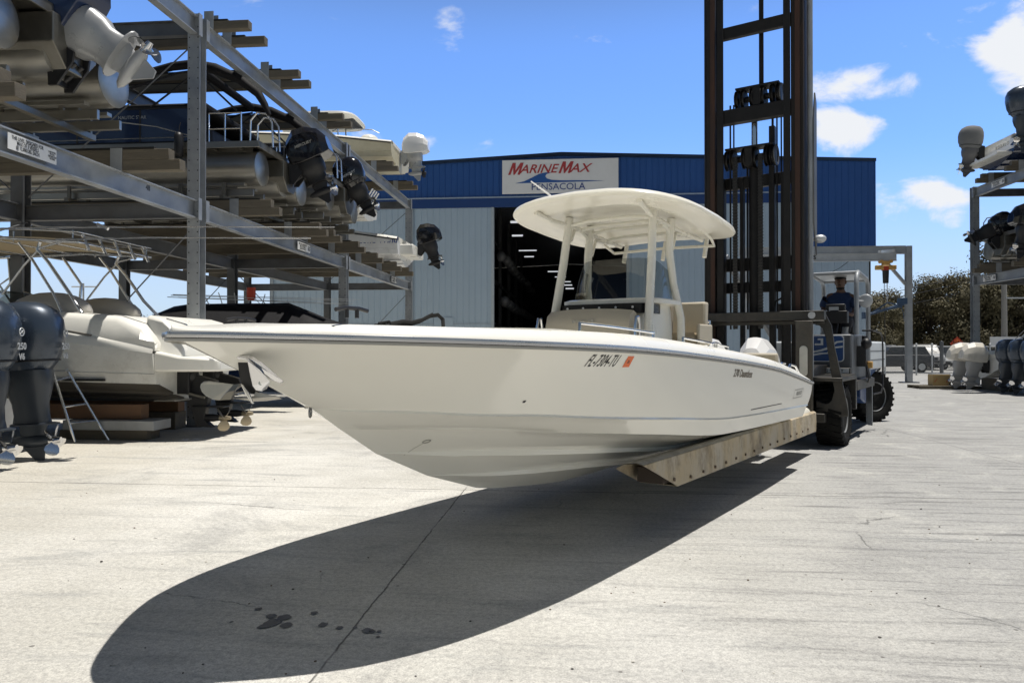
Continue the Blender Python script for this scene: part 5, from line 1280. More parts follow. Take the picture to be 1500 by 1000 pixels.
nt_ = TAN.node_tree; t_ = nd(nt_,'ShaderNodeBsdfTranslucent'); t_.inputs[0].default_value = (.45,.40,.31,1); mx_ = nd(nt_,'ShaderNodeMixShader'); mx_.inputs[0].default_value = .6
nt_.links.new(nt_.nodes['Principled BSDF'].outputs[0], mx_.inputs[1]); nt_.links.new(t_.outputs[0], mx_.inputs[2]); nt_.links.new(mx_.outputs[0], nt_.nodes['Material Output'].inputs[0])
def cruiser():
    B = thing('cabin_cruiser', 'white cabin cruiser with tan fishing top and swim platform, blocked up under the rack', 'boat', yard(XL,-1.25,13.75,.58), YAW+math.pi)
    S = (9.0/8.2, 3.0/2.6, 1.18)
    h = hull_mesh(S,-.36).build('hull', GELO, B, smooth=30)
    gunwale_mesh(S,-.36,open_from=3.0,rise=.16).build('gunwale', GELW, B, smooth=50)
    liner_mesh(S,-.36,open_from=3.0,rise=.16).build('cockpit_liner', GELW, B, smooth=40)
    bp_ = MB(); f_ = lambda p, sg: Vector((p.x*S[0], p.y*S[1]*sg*1.003, (p.z-.36)*S[2]-.004))
    for sg in (1,-1): bp_.loft([[f_(p,sg) for p in r] for r in HROWS[11:]], caps=False, wrap=False)
    bp_.build('bottom_paint', mat('antifoul',(.13,.12,.105),.7,col2=(.07,.06,.05),scale=2,dirt=.4), h, smooth=30)
    # raised quarter mouldings, stern, cabin side
    q = MB(); rings = []
    for x_, z1 in ((-.02,1.10),(.25,1.42),(.7,1.56),(1.5,1.62),(3.0,1.68),(4.6,1.74),(6.2,1.78),(7.2,1.66),(8.0,1.56)):
        yb = 1.37 if x_ < 5 else lerp(1.37,.85,(x_-5)/3); 
        r = []
        for yv, zz in ((yb,.95),(yb+.01,1.15),(yb-.03,z1-.12),(yb-.12,z1-.02),(yb-.3,z1),(0,z1-.05 if x_>3 else z1-.02),):
            r.append(Vector((x_,yv,min(zz,z1))))
        rings.append(r+[Vector((p.x,-p.y,p.z)) for p in reversed(r[:-1])])
    q.loft(rings); q.build('topside', GELW, B, smooth=45)
    q = MB(); q.loft([[Vector((x_,s_*(1.392),z)) for s_,z in ((1,1.20+dz),(1,1.36+dz2))]+[Vector((x_,s_*(1.355),z)) for s_,z in ((1,1.36+dz2),(1,1.20+dz))] for x_,dz,dz2 in ((1.1,.0,-.13),(1.5,.0,-.06),(2.3,.02,.02),(3.4,.1,.06),(4.0,.16,.02))]); q.build('side_intake', mat('shadow_grey',(.25,.23,.2),.6), B, smooth=50)
    q = MB(); q.tube([(0.05,1.385,.93),(1.0,1.40,.98),(2.6,1.42,1.20),(5,1.41,1.30),(7,1.1,1.38)],.012,6); q.build('style_line', BLACKP, B)
    q = MB(); q.box(.9,6.5,1.30,1.345,.44,.475); q.build('boot_stripe', INK, h)
    # transom steps and platform
    q = MB(); q.loft([[Vector((x_,yv*wd_,z)) for yv in (-1,1) for z in ()]+[Vector((x_,-wd_,.60)),Vector((x_,wd_,.60)),Vector((x_,wd_+.01,z1)),Vector((x_,-wd_-.01,z1))] for x_,wd_,z1 in ((-1.0,1.05,.80),(-.85,1.18,.83),(-.4,1.30,.86),(.02,1.34,.95))]); pf = q.build('swim_platform', GELW, B, bevel=.04)
    q = MB(); q.loft([[Vector((x_,-1.25,.82)),Vector((x_,1.25,.82)),Vector((x_,1.1,z1)),Vector((x_,-1.1,z1))] for x_,z1 in ((-.42,.98),(-.25,1.28),(.0,1.50),(.3,1.58))]); q.build('stern_seat_moulding', GELW, B, smooth=50, bevel=.06)
    q = MB(); q.tube([(-.1,1.15,1.50),(-.45,1.15,1.40),(-.5,1.15,1.36),(-.3,1.15,1.34)],.014,6); q.build('grab_rail', TUBEA, B)
    q = MB(); q.tube([(-.02,1.32,.90),(.4,1.36,.92)],.02,6); q.build('stern_light', BLACKP, B)
    # windscreen + rails
    q = MB(); q.loft([[Vector((x_,yv,z_)) for yv,z_ in ((-1.15,1.70),(-1.0,zt))] + [Vector((x_-.1,0,zt+.02))] + [Vector((x_,yv,z_)) for yv,z_ in ((1.0,zt),(1.15,1.70))] for x_,zt in ((3.4,1.78),(4.2,2.12),(4.9,2.12),(5.7,1.84))], caps=False, wrap=False); q.build('windscreen', GLASS, B, smooth=40)
    q = MB()
    for sg in (-1,1):
        q.tube([(3.3,1.14*sg,1.74),(4.2,1.03*sg,2.14),(5.0,1.03*sg,2.14),(5.9,1.1*sg,1.80)],.02,8)
        q.tube([(5.9,1.05*sg,2.2),(7.0,.95*sg,2.25),(8.2,.5*sg,2.2)],.016,6)
        for a in (6.2,7.0,7.8): q.tube([(a,lerp(1.05,.5,(a-6)/2.2)*sg,1.6),(a,lerp(1.03,.55,(a-6)/2.2)*sg,2.22)],.013,6)
    q.build('bow_rail', TUBEA, B)
    q = MB()
    for sg in (-1,1): q.ell((2.3,.75*sg,1.66),.75,.38,.34,18,10)
    q.build('seat_cushions', mat('cushion_grey',(.42,.40,.36),.6), B)
    # arch frame and fishing top
    q = MB(); AX = .55
    for sg in (-1,1):
        yv = 1.10*sg
        q.tube([(.85,1.2*sg,1.60),(1.15,yv,1.95),(1.55,yv,2.5),(1.75,yv,2.72),(1.70,yv,2.85)],.03,10)
        q.tube([(1.25,1.15*sg,1.62),(1.45,yv,1.95),(1.85,yv,2.55),(2.1,yv,2.85)],.024,10)
        q.tube([(2.6,1.15*sg,1.66),(2.5,yv,2.3),(2.9,yv,2.85)],.028,10); q.tube([(2.4,yv,1.95),(2.0,yv,2.45),(1.7,yv,2.75),(1.3,yv,2.85)],.02,8)
        q.tube([(3.6,1.15*sg,1.72),(4.05,yv,2.3),(4.1,yv,2.86)],.028,10); q.tube([(3.9,1.12*sg,1.72),(4.3,yv,2.3),(4.0,yv,2.5)],.022,8)
        q.tube([(1.0,yv,2.84),(2.4,yv,2.93),(4.3,yv,2.86)],.026,10)
        q.tube([(1.0,yv,3.02),(2.4,yv,3.1),(4.3,yv,3.03)],.014,8)
        for a in (1.1,2.2,3.3,4.2): q.tube([(a,yv,2.86),(a,yv,3.05)],.012,6)
    for a,zz in ((1.0,2.84),(1.8,2.9),(2.7,2.93),(3.6,2.9),(4.3,2.86)): q.tube([(a,-1.10,zz),(a,1.10,zz)],.020,8)
    q.tube([(1.0,-1.1,3.02),(1.0,1.1,3.02)],.014,8)
    q.v = [v+Vector((AX,0,0)) for v in q.v]
    fr = q.build('arch_frame', TUBEA, B, smooth=60)
    q = MB(); q.loft([[Vector((a+AX,-1.08,zz)),Vector((a+AX,1.08,zz)),Vector((a+AX,1.08,zz+.02)),Vector((a+AX,-1.08,zz+.02))] for a,zz in ((1.02,2.865),(1.8,2.925),(2.7,2.955),(3.6,2.925),(4.28,2.885))]); q.build('canvas_top', TAN, B)
    for k in range(5):
        q = MB(); q.tube([(.93+AX,-.9+.45*k,2.72),(1.06+AX,-.9+.45*k,3.0)],.028,8); q.build('rod_holder', TUBEA, B)
    q = MB(); q.tube([(1.0,1.1,3.06),(1.2,1.1,3.15)],.03,6)
    q.tube([(3.4,1.15,3.08),(1.6,1.10,3.10),(-.8,1.05,3.08),(-3.0,1.0,3.05)],[.022,.018,.013,.006],6); q.tube([(1.9,1.18,2.88),(.3,1.1,2.90),(-2.6,1.05,2.86)],[.018,.014,.008],6); q.build('outrigger', TUBEA, B)
    # twin stern drives
    for yv in (.48,-.42):
        q = MB(); q.box(-.22,.02,yv-.16,yv+.16,.18,.62); q.ell((-.12,yv,.5),.2,.15,.16); dr = q.build('stern_drive', BLACKP, B, bevel=.02)
        q = MB(); q.prism([(-.18,.55),(-.66,.42),(-.72,.30),(-.55,.18),(-.45,-.28),(-.62,-.42),(-.30,-.40),(-.22,-.1),(-.16,.15)], yv-.07, yv+.07); q.box(-.85,-.25,yv-.15,yv+.15,-.06,-.035); q.lathe([(-.2,.01),(-.28,.06),(-.6,.07),(-.72,.05)],14,'x',(0,yv,-.25)); q.build('drive_leg', BLACKP, dr, bevel=.015)
        q = MB(); c0 = Vector((-.80,yv,-.25)); q.lathe([(-.72,.055),(-.80,.05),(-.92,.03)],12,'x',(0,yv,-.25))
        for k in range(3):
            a = k*2.094+.5; ra = Vector((0,math.cos(a),math.sin(a))); ta = Vector((0,-math.sin(a),math.cos(a))); ax = Vector((1,0,0)); vs = []
            for (r_, w_) in ((.05,.06),(.11,.12),(.17,.14),(.22,.09),(.235,.02)): vs += [c0+ra*r_+(ta*.8+ax*.5)*w_, c0+ra*r_-(ta*.5+ax*.5)*w_]
            q.add(vs, [(2*i,2*i+1,2*i+3,2*i+2) for i in range(4)]); q.add([v+ax*.008 for v in vs], [(2*i+2,2*i+3,2*i+1,2*i) for i in range(4)])
        q.build('propeller', BRONZE, dr, smooth=50)
        q = MB()
        for k in (-.13,.13): q.cyl((-.15,yv+k,.2),(-.5,yv+k,.12),.025,n=8)
        q.build('trim_ram', ALUD, dr)
    for yv in (1.05,-1.0):
        q = MB(); q.box(-.35,.02,yv-.28,yv+.28,.10,.12); q.build('trim_tab', ALUD, B)
    t_ = text_mb('42', .07, .002, bold=.002).xf(plane_mat((.16,1.36,.86),(-1,0,0),(0,0,1))); t_.build('stencil_number', INK, B, smooth=0)
    return B
cruiser()
# blocking beneath the cruiser
def block(label, x0,x1,y0,y1,z0,z1,m_):
    q = MB(); q.box(x0,x1,y0,y1,z0,z1); o = q.build('timber_block', m_, None, bevel=.012, loc=(XL,0,0), rz=YAW); tag(o,label,'timber block'); return o
block('long red-brown timber under the near side of the cabin cruiser', -6.7,-1.7,12.75,13.0,.34,.60,WOODR)
block('pale block under the end of the red-brown timber', -3.0,-1.35,12.55,13.1,.17,.335,mat('white_block',(.42,.43,.43),.7,dirt=.3))
block('dark timber under the far side of the cabin cruiser', -6.7,-1.9,14.3,14.55,.34,.60,WOODR)
block('dark block on the ground beneath the pale block', -3.1,-1.5,12.6,13.0,.0,.165,WOOD)
block('dark block on the ground under the far timber', -3.2,-1.9,14.2,14.6,.0,.335,WOOD)
# ladder leaning on the cruiser
q = MB()
p0a, p1a = Vector((-7.33,12.42,0)), Vector((-7.85,12.55,1.22)); p0b, p1b = Vector((-6.92,12.70,0)), Vector((-7.45,12.80,1.25))
p1a, p1b = Vector((-7.62,12.30,1.15)), Vector((-7.52,12.50,1.22))
q.tube([p0a, p0a.lerp(p1a,.5), p1a],.022,8); q.tube([p0b, p0b.lerp(p1b,.5), p1b],.022,8)
ld = thing('step_ladder','small aluminium ladder leaning against the side of the cabin cruiser','ladder'); q.build('stile', TUBEA, ld)
for t in (.28,.52,.9):
    q = MB(); q.cyl(p0a.lerp(p1a,t), p0b.lerp(p1b,t), .018, n=8); q.build('rung', TUBEA, ld)
q = MB(); q.box(-.12,.12,-.06,.06,0,.03); o = q.build('top_step', GREYP, ld); o.location = p1a.lerp(p1b,.5)

# covered boat behind
def tarp_boat():
    B = thing('covered_boat', 'boat under a black tarpaulin with fishing rods laid on top, behind the cruiser', 'boat', yard(XL,-.2,21.0,.3), YAW+math.pi)
    S = (8.2/8.2, 2.9/2.6, 1.1); hull_mesh(S,-.36).build('hull', NAVYG, B, smooth=30)
    q = MB(); rings = []
    for i in range(15):
        x_ = lerp(-.1,7.9,i/14); yb = table(T_SHY, 8.2-x_)*1.12+.02; zb = (table(T_SHZ,8.2-x_)-.36)*1.1+.02
        pk = 2.55 if 2.2 < x_ < 5.4 else (lerp(1.75,2.55,max(0,x_)/2.2) if x_ <= 2.2 else lerp(2.55,1.6,(x_-5.4)/2.5))
        r = []
        for k in range(13):
            t = -1+k/6; r.append(Vector((x_, t*yb, zb+(pk-zb)*(1-abs(t)**1.5)+.04*noise.noise(Vector((x_*1.5,t*3,0))))))
        rings.append([Vector((x_,-yb,zb-.35))]+r+[Vector((x_,yb,zb-.35))])
    q.loft(rings, caps=True, wrap=False); q.build('tarpaulin', TARP, B, smooth=50)
    q = MB()
    for k in range(4):
        a = random.uniform(-.5,.5); q.tube([(.6-.3*k*.5,a-.3,2.5+.05*k),(5.6,a,2.72+.03*k)],[.006,.012],5)
    for k in range(5): q.tube([(3.2+.3*k,-.5+.2*k,2.5),(3.1+.35*k,-.5+.25*k,2.85)],.014,5)
    q.build('fishing_rods', GALVL, B)
    q = MB(); q.loft([sring(3.3,.10,.05,z,n=12) for z in (2.62,2.66)]+[sring(3.3,.13,.07,z,n=12) for z in (2.70,3.0)]); q.build('life_jacket', REDP, B)
    return B
tarp_boat()

# ground-level boats on the right with their stern engines
b9, h9, S9 = vboat('motor_boat', 'grey-white boat standing on the ground with twin white outboards', XR, 2.0, 27.5, .45, True, 7.5, 2.5, 1.0, hm=GELO, k=False)
for yv in (.46,-.46): outboard(b9, (-.05,yv,.66), tilt=R(8), kind='slant', cowlm=mat('warm_white_cowl',(.72,.68,.60),.3,coat=.3), legm=mat('white_leg',(.34,.34,.34),.4), sc=.98, leg=.85)
b10, h10, S10 = vboat('motor_boat', 'pale boat standing on the ground with three slate blue outboards', XR, 2.5, 25.1, .45, True, 7.5, 2.6, 1.0, hm=GELO, k=False)
for yv in (.75,0,-.7): outboard(b10, (-.05,yv,.66), tilt=R(5), kind='round', cowlm=YAMA, legm=mat('slate_leg2',(.05,.06,.075),.4), sc=.98, leg=.85)
for bb, lb in ((b9,'timber blocking under the boat with twin white outboards'),(b10,'timber blocking under the boat with three slate blue outboards')):
    q = MB(); q.box(.4,.7,-.8,.8,-.45,-.02); q.box(3.4,3.7,-.8,.8,-.45,-.02); o = q.build('keel_block', WOOD, None); o.location = bb.location; o.rotation_euler = bb.rotation_euler; tag(o,lb,'timber block')
# ------------------------------------------------------------------ marina building (yard frame, front wall at y=0 of its own frame)
def building():
    Bd = thing('storage_building', 'large boat storage building with blue cladding above pale ribbed walls and an open door', 'building', (0,45,0), YAW)
    WH = mat('pale_cladding', (.40,.50,.60), .5, .1, col2=(.36,.455,.55), scale=.5, amt=.8, dirt=.12, dirtcol=(.3,.33,.35))
    BL = mat('blue_cladding', (.018,.085,.30), .4, .1, col2=(.014,.07,.25), scale=.5, amt=.7)
    BLD = mat('blue_trim', (.012,.05,.19), .4, .1)
    def ribbed(x0,x1,z0,z1f,m_,name,y=0,pitch=.37):
        """trapezoid-ribbed cladding with a top edge z1f(x)"""
        q = MB(); xs = []; x = x0
        while x < x1-.01:
            for dx, dy in ((0,0),(pitch*.78,0),(pitch*.84,-.035),(pitch*.94,-.035)):
                if x+dx < x1: xs.append((x+dx,dy))
            x += pitch
        xs.append((x1,0))
        q.loft([[Vector((a,y+b,z0)) for a,b in xs],[Vector((a,y+b,z1f(a))) for a,b in xs]], caps=False, wrap=False)
        return q.build(name, m_, Bd, smooth=0)
    roof = lambda x: 13.28-abs(x-3.0)*.043
    xl, xr, d0, d1 = -15.2, 21.25, -1.1, 6.9
    ribbed(xl,d0-.02,0,lambda x:10.1,WH,'wall_panel'); ribbed(d1+.02,17.2,0,lambda x:10.1,WH,'wall_panel'); ribbed(17.2,20.9,0,lambda x:7.43,WH,'wall_panel')
    ribbed(xl,17.2,10.5,roof,BL,'blue_cladding'); ribbed(17.2,xr,7.45,roof,BL,'blue_cladding',y=-.12)
    q = MB(); q.box(xl,17.2,-.10,.05,10.1,10.65); q.build('header_trim', BLD, Bd, bevel=.01)
    q = MB(); q.box(xl,17.2,-.14,-.105,10.66,10.74); q.build('light_flashing', mat('flash_light',(.30,.38,.50),.4), Bd)
    q = MB()
    for a,b in ((xl,3.0),(3.0,xr)): q.loft([[Vector((a,-.25,roof(a)-.12)),Vector((a,.1,roof(a)-.12)),Vector((a,.1,roof(a)+.06)),Vector((a,-.25,roof(a)+.06))],[Vector((b,-.25,roof(b)-.12)),Vector((b,.1,roof(b)-.12)),Vector((b,.1,roof(b)+.06)),Vector((b,-.25,roof(b)+.06))]])
    q.build('roof_fascia', mat('fascia_dark',(.012,.03,.075),.4), Bd)
    q = MB(); q.loft([[Vector((a,.1,roof(a))),Vector((a,70,roof(a)))] for a in (xl,3.0,xr)], caps=False, wrap=False); q.build('roof', GALVL, Bd)
    # side and rear walls, dark inside
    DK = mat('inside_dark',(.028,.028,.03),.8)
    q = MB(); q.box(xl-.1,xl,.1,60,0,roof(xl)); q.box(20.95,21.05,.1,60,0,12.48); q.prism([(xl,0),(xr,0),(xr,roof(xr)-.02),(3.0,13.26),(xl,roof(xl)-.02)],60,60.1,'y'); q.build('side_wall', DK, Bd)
    # door frame, header, door leaf and vertical seams
    q = MB(); q.box(d0-.16,d0,-.12,.25,0,10.1); q.box(d1,d1+.16,-.12,.25,0,10.1); q.build('door_frame', mat('frame_pale',(.42,.48,.53),.5), Bd, bevel=.01)
    q = MB(); 
    for a in (-15.1,-6.2,17.1): q.box(a-.09,a+.09,-.10,-.02,0,10.1)
    q.build('downspout', mat('spout',(.32,.37,.42),.5), Bd)
    q = MB(); q.box(-4.8,-3.6,-.06,-.036,1.6,3.4); q.build('wall_hatch', WH, Bd)
    q = MB(); q.box(18.6,20.4,-.20,-.125,7.36,7.44); q.build('white_drip', WH, Bd)
    q = MB()
    for z in (3.0,): q.box(xl,d0-.2,-.044,-.036,z,z+.03)
    q.build('seam_line', mat('seam',(.35,.4,.45),.5), Bd)
    # interior racks with stored hulls, seen as dim shapes
    for i in range(5):
        q = MB()
        for z in (3.2,6.2,9.0): q.bar((d0-.8,4+i*7,z),(d0-.8,11+i*7,z),.15,.25); q.bar((d1+2.2,4+i*7,z),(d1+2.2,11+i*7,z),.15,.25)
        for x in (d0-.8,d1+2.2): q.bar((x,4+i*7,0),(x,4+i*7,12),.25,.25)
        q.build('interior_rack', mat('in_rack',(.05,.05,.05),.7), Bd)
        for z in (.8,3.8,6.8):
            for k in range(3):
                q = MB(); q.ell((d0-.1+.25*random.random(),5+i*7+k*2.2,z+.9),.35,.28,.34,10,8)
                q.build('stored_motor', mat('in_motor',(.10,.10,.10),.4), Bd, smooth=50)
    # self-glowing panels standing in for daylight through wall slots inside the building
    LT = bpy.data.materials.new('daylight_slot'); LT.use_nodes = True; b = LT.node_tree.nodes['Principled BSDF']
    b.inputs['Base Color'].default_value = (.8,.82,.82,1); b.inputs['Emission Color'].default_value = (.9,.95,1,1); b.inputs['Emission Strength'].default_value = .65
    q = MB()
    for (px,py,wd,hh,D) in ((734,325,11,3.2,56),(736,345,16,2.4,58),(744,367,26,1.6,64),(744,376,14,1.6,66),(766,398,18,1.6,84),(773,406,16,1.3,88),(778,413,16,1.3,92),(780,418,14,1.6,94),(782,423,12,1.8,97),
                            (905,396,16,1.4,84),(905,405,18,1.4,86),(907,412,12,1.4,88),(906,418,8,1.4,90)):
        X_ = (px-750)/1083*D; Z_ = 1.6+(508-py)/1083*D; w_ = wd/1083*D/2; h_ = hh/1083*D/2
        q.box(X_-w_, X_+w_, D-45-.02, D-45+.02, Z_-h_, Z_+h_)
    q.build('daylight_slots', LT, Bd, smooth=0)
    # sign
    S = MB(); sx0, sx1, sz0, sz1 = -.58, 6.42, 10.87, 12.92
    S.box(sx0,sx1,-.20,-.14,sz0,sz1); sg = S.build('sign_board', SIGNW, Bd, bevel=.01)
    cx = (sx0+sx1)/2
    def put(s, size, x, z, m_, nm, shear=.35, bold=.02, sx=1.0):
        t = text_mb(s, size, .02, shear=shear, bold=bold); w0 = min(v.x for v in t.v); w1 = max(v.x for v in t.v); zc = min(v.y for v in t.v)
        t.v = [Vector(((v.x-w0)*sx, v.y-zc, v.z)) for v in t.v]
        t.xf(plane_mat((x,-.212,z),(1,0,0),(0,0,1))).build(nm, m_, sg, smooth=0); return x+(w1-w0)*sx
    RW = mat('sign_red',(.42,.045,.05),.5)
    def putM(x, z, h):
        w_ = h*1.0; t_ = h*.20; sh = .35
        pts = [(0,0),(t_,0),(t_*1.05,h*.62),(w_*.50-t_*.25,0),(w_*.50+t_*.25,0),(w_-t_*1.05,h*.62),(w_-t_,0),(w_,0),(w_*.96,h),(w_-t_*1.5,h),(w_*.50,h*.36),(t_*1.5,h),(w_*.04,h)]
        m_ = MB(); m_.prism([(x+a+b*sh, z+b) for a,b in pts], -.222, -.202, 'y'); m_.build('sign_lettering', RW, sg, smooth=0); return x+w_+.02
    x = putM(sx0+.36,12.02,.72); x = put('ARINE',.74,x-.06,12.10,RW,'sign_lettering',sx=1.08,bold=.008); x = putM(x-.06,12.06,.70); x = put('AX',.74,x-.06,12.10,RW,'sign_lettering',sx=1.15,bold=.008)
    put('PENSACOLA',.56,sx0+1.80,11.07,BLUEI,'sign_lettering',shear=0,bold=.0,sx=1.04)
    def wz(t): return t
    poly = []
    crest = [(sx0+.80,11.50),(sx0+1.35,11.62),(sx0+1.85,11.85),(sx0+2.25,12.05),(sx0+2.65,12.13),(sx0+3.0,12.10),(sx0+2.70,12.03),(sx0+2.62,11.90),(sx0+2.72,11.76),(sx0+3.0,11.67),(sx0+3.6,11.63),(sx0+5.2,11.60),(sx0+6.15,11.56),(sx0+5.0,11.53),(sx0+3.2,11.52)]
    q = MB(); q.prism(crest, -.213, -.203, 'y'); q.build('wave_emblem', mat('wave_blue',(.02,.10,.35),.5), sg, smooth=0)
building()

# ------------------------------------------------------------------ gantry crane with hoist
def P3(px, py, Y): return Vector(((px-750)/1083*Y, Y, 1.6+(508-py)/1083*Y))
def gantry():
    G = thing('gantry_crane', 'pale steel gantry crane frame standing beside the corner of the storage building', 'crane', (17.7,33,0), YAW)
    inv = (Matrix.Translation((17.7,33,0)) @ Matrix.Rotation(YAW,4,'Z')).inverted()
    q = MB(); q.ibeam((0,0,0),(0,0,6.1),.24,.24,.02,up=(0,1,0)); q.build('post', GALVL, G, smooth=0)
    q = MB(); q.box(-.35,.35,-.25,.25,.0,.05); q.build('base_plate', GALVD, G)
    q = MB(); q.ibeam((-7.2,0,0),(-7.2,0,6.1),.24,.24,.02,up=(0,1,0)); q.build('post', GALVL, G, smooth=0)
    q = MB(); q.ibeam((-7.4,0,5.93),(-.125,0,5.93),.22,.36,.02); q.build('top_beam', GALVL, G, smooth=0)
    q = MB(); q.ibeam((-7.0,-1.2,5.48),(-1.0,-1.2,5.48),.16,.34,.02); jb = q.build('runway_beam', GALVL, G, smooth=0)
    text_mb('15 TONS',.26,.004,bold=.006).xf(plane_mat((-4.9,-1.29,5.48),(1,0,0),(0,0,1))).build('beam_lettering', INK, jb, smooth=0)
    q = MB(); q.bar((-1.2,0,5.7),(-.13,0,4.4),.12,.12); q.bar((-1.7,-1.2,5.7),(-.6,0,5.9),.14,.14); q.bar((-6.9,-1.2,5.7),(-6.9,0,5.85),.14,.14); q.build('knee_brace', GALVL, G, smooth=0)
    q = MB(); q.tube([(-6.0,-1.2,5.3),(-5.2,-1.2,4.7),(-4.2,-1.2,4.6),(-3.4,-1.2,5.0),(-3.0,-1.2,5.3)],.012,5); q.tube([(-1.5,-1.2,5.2),(-1.52,-1.2,3.5),(-1.45,-1.2,1.2)],.014,5); q.build('power_cable', BLACKP, G)
    hx = -1.45
    q = MB(); q.box(hx-.42,hx+.42,-1.32,-1.08,4.93,5.12); h = q.build('hoist', YELLOW, G, bevel=.03)
    q = MB(); q.box(hx-.14,hx+.14,-1.30,-1.10,5.13,5.30); q.cyl((hx-.2,-1.32,5.28),(hx-.2,-1.08,5.28),.07); q.cyl((hx+.2,-1.32,5.28),(hx+.2,-1.08,5.28),.07); q.build('trolley', YELLOW, h)
    q = MB(); q.box(hx-.12,hx+.08,-1.34,-1.05,4.90,5.06); q.build('red_cover', REDP, h)
    q = MB(); q.loft([sring(hx,.13,.13,z,n=14) for z in (4.90,)]+[sring(hx,.11,.11,4.35,n=14)]); q.v = [v+Vector((0,-1.2,0)) for v in q.v]; q.build('chain_bag', BLACKP, h)
    q = MB(); q.cyl((hx+.06,-1.2,4.9),(hx+.06,-1.2,3.5),.018,n=6); q.ell((hx+.06,-1.2,3.75),.05,.04,.09); q.build('lift_chain', GALVL, h)
    S = MB(); S.bar((hx-.95,-1.5,2.95),(hx+.85,-.9,3.45),.14,.09); S.bar((hx-.9,-1.1,3.03),(hx+.85,-.7,3.36),.11,.07)
    S.box(hx+.62,hx+.95,-1.1,-.8,3.45,3.72); S.box(hx-1.05,hx-.85,-1.6,-1.3,2.80,3.10)
    S.bar((hx-.6,-1.4,3.10),(hx+.06,-1.2,3.5),.05,.05); S.bar((hx+.6,-1.0,3.4),(hx+.06,-1.2,3.52),.05,.05)
    S.tube([(hx+.7,-1,3.4),(hx+.8,-1,3.1),(hx+.85,-1,2.7)],.012,5)
    sb = S.build('spreader_bar', mat('steel_blue_paint',(.06,.11,.20),.4,.2,dirt=.3), None, bevel=.01, loc=(17.7,33,0), rz=YAW)
    tag(sb,'blue spreader bar hanging from the yellow hoist of the gantry crane','spreader bar')
gantry()

# ------------------------------------------------------------------ trees beyond the yard
def leafmat(name, a, b):
    m = bpy.data.materials.new(name); m.use_nodes = True; nt = m.node_tree; L = nt.links; p = nt.nodes['Principled BSDF']
    g = nd(nt,'ShaderNodeNewGeometry'); r = nd(nt,'ShaderNodeValToRGB'); r.color_ramp.elements[0].color = (*a,1); r.color_ramp.elements[1].color = (*b,1)
    tcn = nd(nt,'ShaderNodeTexCoord'); n = nd(nt,'ShaderNodeTexNoise'); n.inputs['Scale'].default_value = .8; L.new(tcn.outputs['Object'], n.inputs[0])
    ad = nd(nt,'ShaderNodeMath',operation='ADD'); ml = nd(nt,'ShaderNodeMath',operation='MULTIPLY'); ml.inputs[1].default_value = .55
    L.new(g.outputs['Random Per Island'], ml.inputs[0]); L.new(ml.outputs[0], ad.inputs[0]); L.new(n.outputs[0], ad.inputs[1])
    sb = nd(nt,'ShaderNodeMath',operation='SUBTRACT'); sb.inputs[1].default_value = .25; L.new(ad.outputs[0], sb.inputs[0])
    L.new(sb.outputs[0], r.inputs[0]); L.new(r.outputs[0], p.inputs['Base Color']); p.inputs['Roughness'].default_value = .65; p.inputs['Specular IOR Level'].default_value = .25
    t = nd(nt,'ShaderNodeBsdfTranslucent'); L.new(r.outputs[0], t.inputs[0]); mx = nd(nt,'ShaderNodeMixShader'); mx.inputs[0].default_value = .10
    L.new(p.outputs[0], mx.inputs[1]); L.new(t.outputs[0], mx.inputs[2]); L.new(mx.outputs[0], nt.nodes['Material Output'].inputs[0]); return m
LF1 = leafmat('oak_leaves',(.065,.060,.032),(.17,.148,.085)); LF2 = leafmat('olive_leaves',(.075,.070,.040),(.20,.178,.11)); BARK = mat('bark',(.08,.065,.05),.9,scale=6,bump=.5)
def tree_mesh(seed, h, r, n=5200, leaf=.33, low=.12):
    rnd = random.Random(seed)
    tr = MB(); tr.tube([(0,0,0),(.1,.05,h*.25),(-.1,.1,h*.5),(.05,0,h*.75)],[.28,.22,.15,.06],8)
    clumps = []
    for k in range(26):
        a = rnd.uniform(0,6.28); rr = r*math.sqrt(rnd.random())*.85; zz = lerp(low*h, h*.9, rnd.random()**.8)
        sc = 1-.45*max(0,(zz/h-.6)/.4); c = Vector((rr*math.cos(a)*sc, rr*math.sin(a)*sc, zz)); clumps.append((c, rnd.uniform(.16,.30)*r+.25))
        if k < 9: tr.tube([(0,0,h*rnd.uniform(.2,.5)), c*.55+Vector((0,0,h*.15)), c],[.09,.06,.02],5)
    cr = MB(); vs = []; fs = []
    for i in range(n):
        c, cr_ = clumps[rnd.randrange(len(clumps))]
        d = Vector((rnd.gauss(0,1),rnd.gauss(0,1),rnd.gauss(0,1)*.8)).normalized()
        p = c + d*cr_*(rnd.random()**.35)*rnd.uniform(.8,1.15); 
        if p.z < .3: continue
        nrm = (d+Vector((rnd.uniform(-.5,.5),rnd.uniform(-.5,.5),rnd.uniform(-.3,.5)))).normalized()
        u = nrm.orthogonal().normalized(); w_ = nrm.cross(u); an = rnd.uniform(0,6.28); u2 = u*math.cos(an)+w_*math.sin(an); w2 = nrm.cross(u2)
        s = leaf*rnd.uniform(.5,1.15); b0 = len(vs)
        vs += [p-u2*s*.5, p+w2*s*.28, p+u2*s*.6, p-w2*s*.30]; fs.append((b0,b0+1,b0+2,b0+3))
    cr.v = vs; cr.f = fs
    return tr, cr
protos = []
for sd, h, r, m_ in ((1,8.6,4.2,LF1),(2,7.4,4.0,LF2),(3,9.4,4.6,LF1),(4,6.6,3.6,LF2)):
    tr, cr = tree_mesh(sd, h, r, n=15000, leaf=.27)
    T = thing('oak_tree','x','tree',(0,0,-100),0,'trees beyond the boatyard fence')
    tr.build('trunk', BARK, T, smooth=50); cr.build('crown', m_, T, smooth=0, merge=False); protos.append([T,h,False])
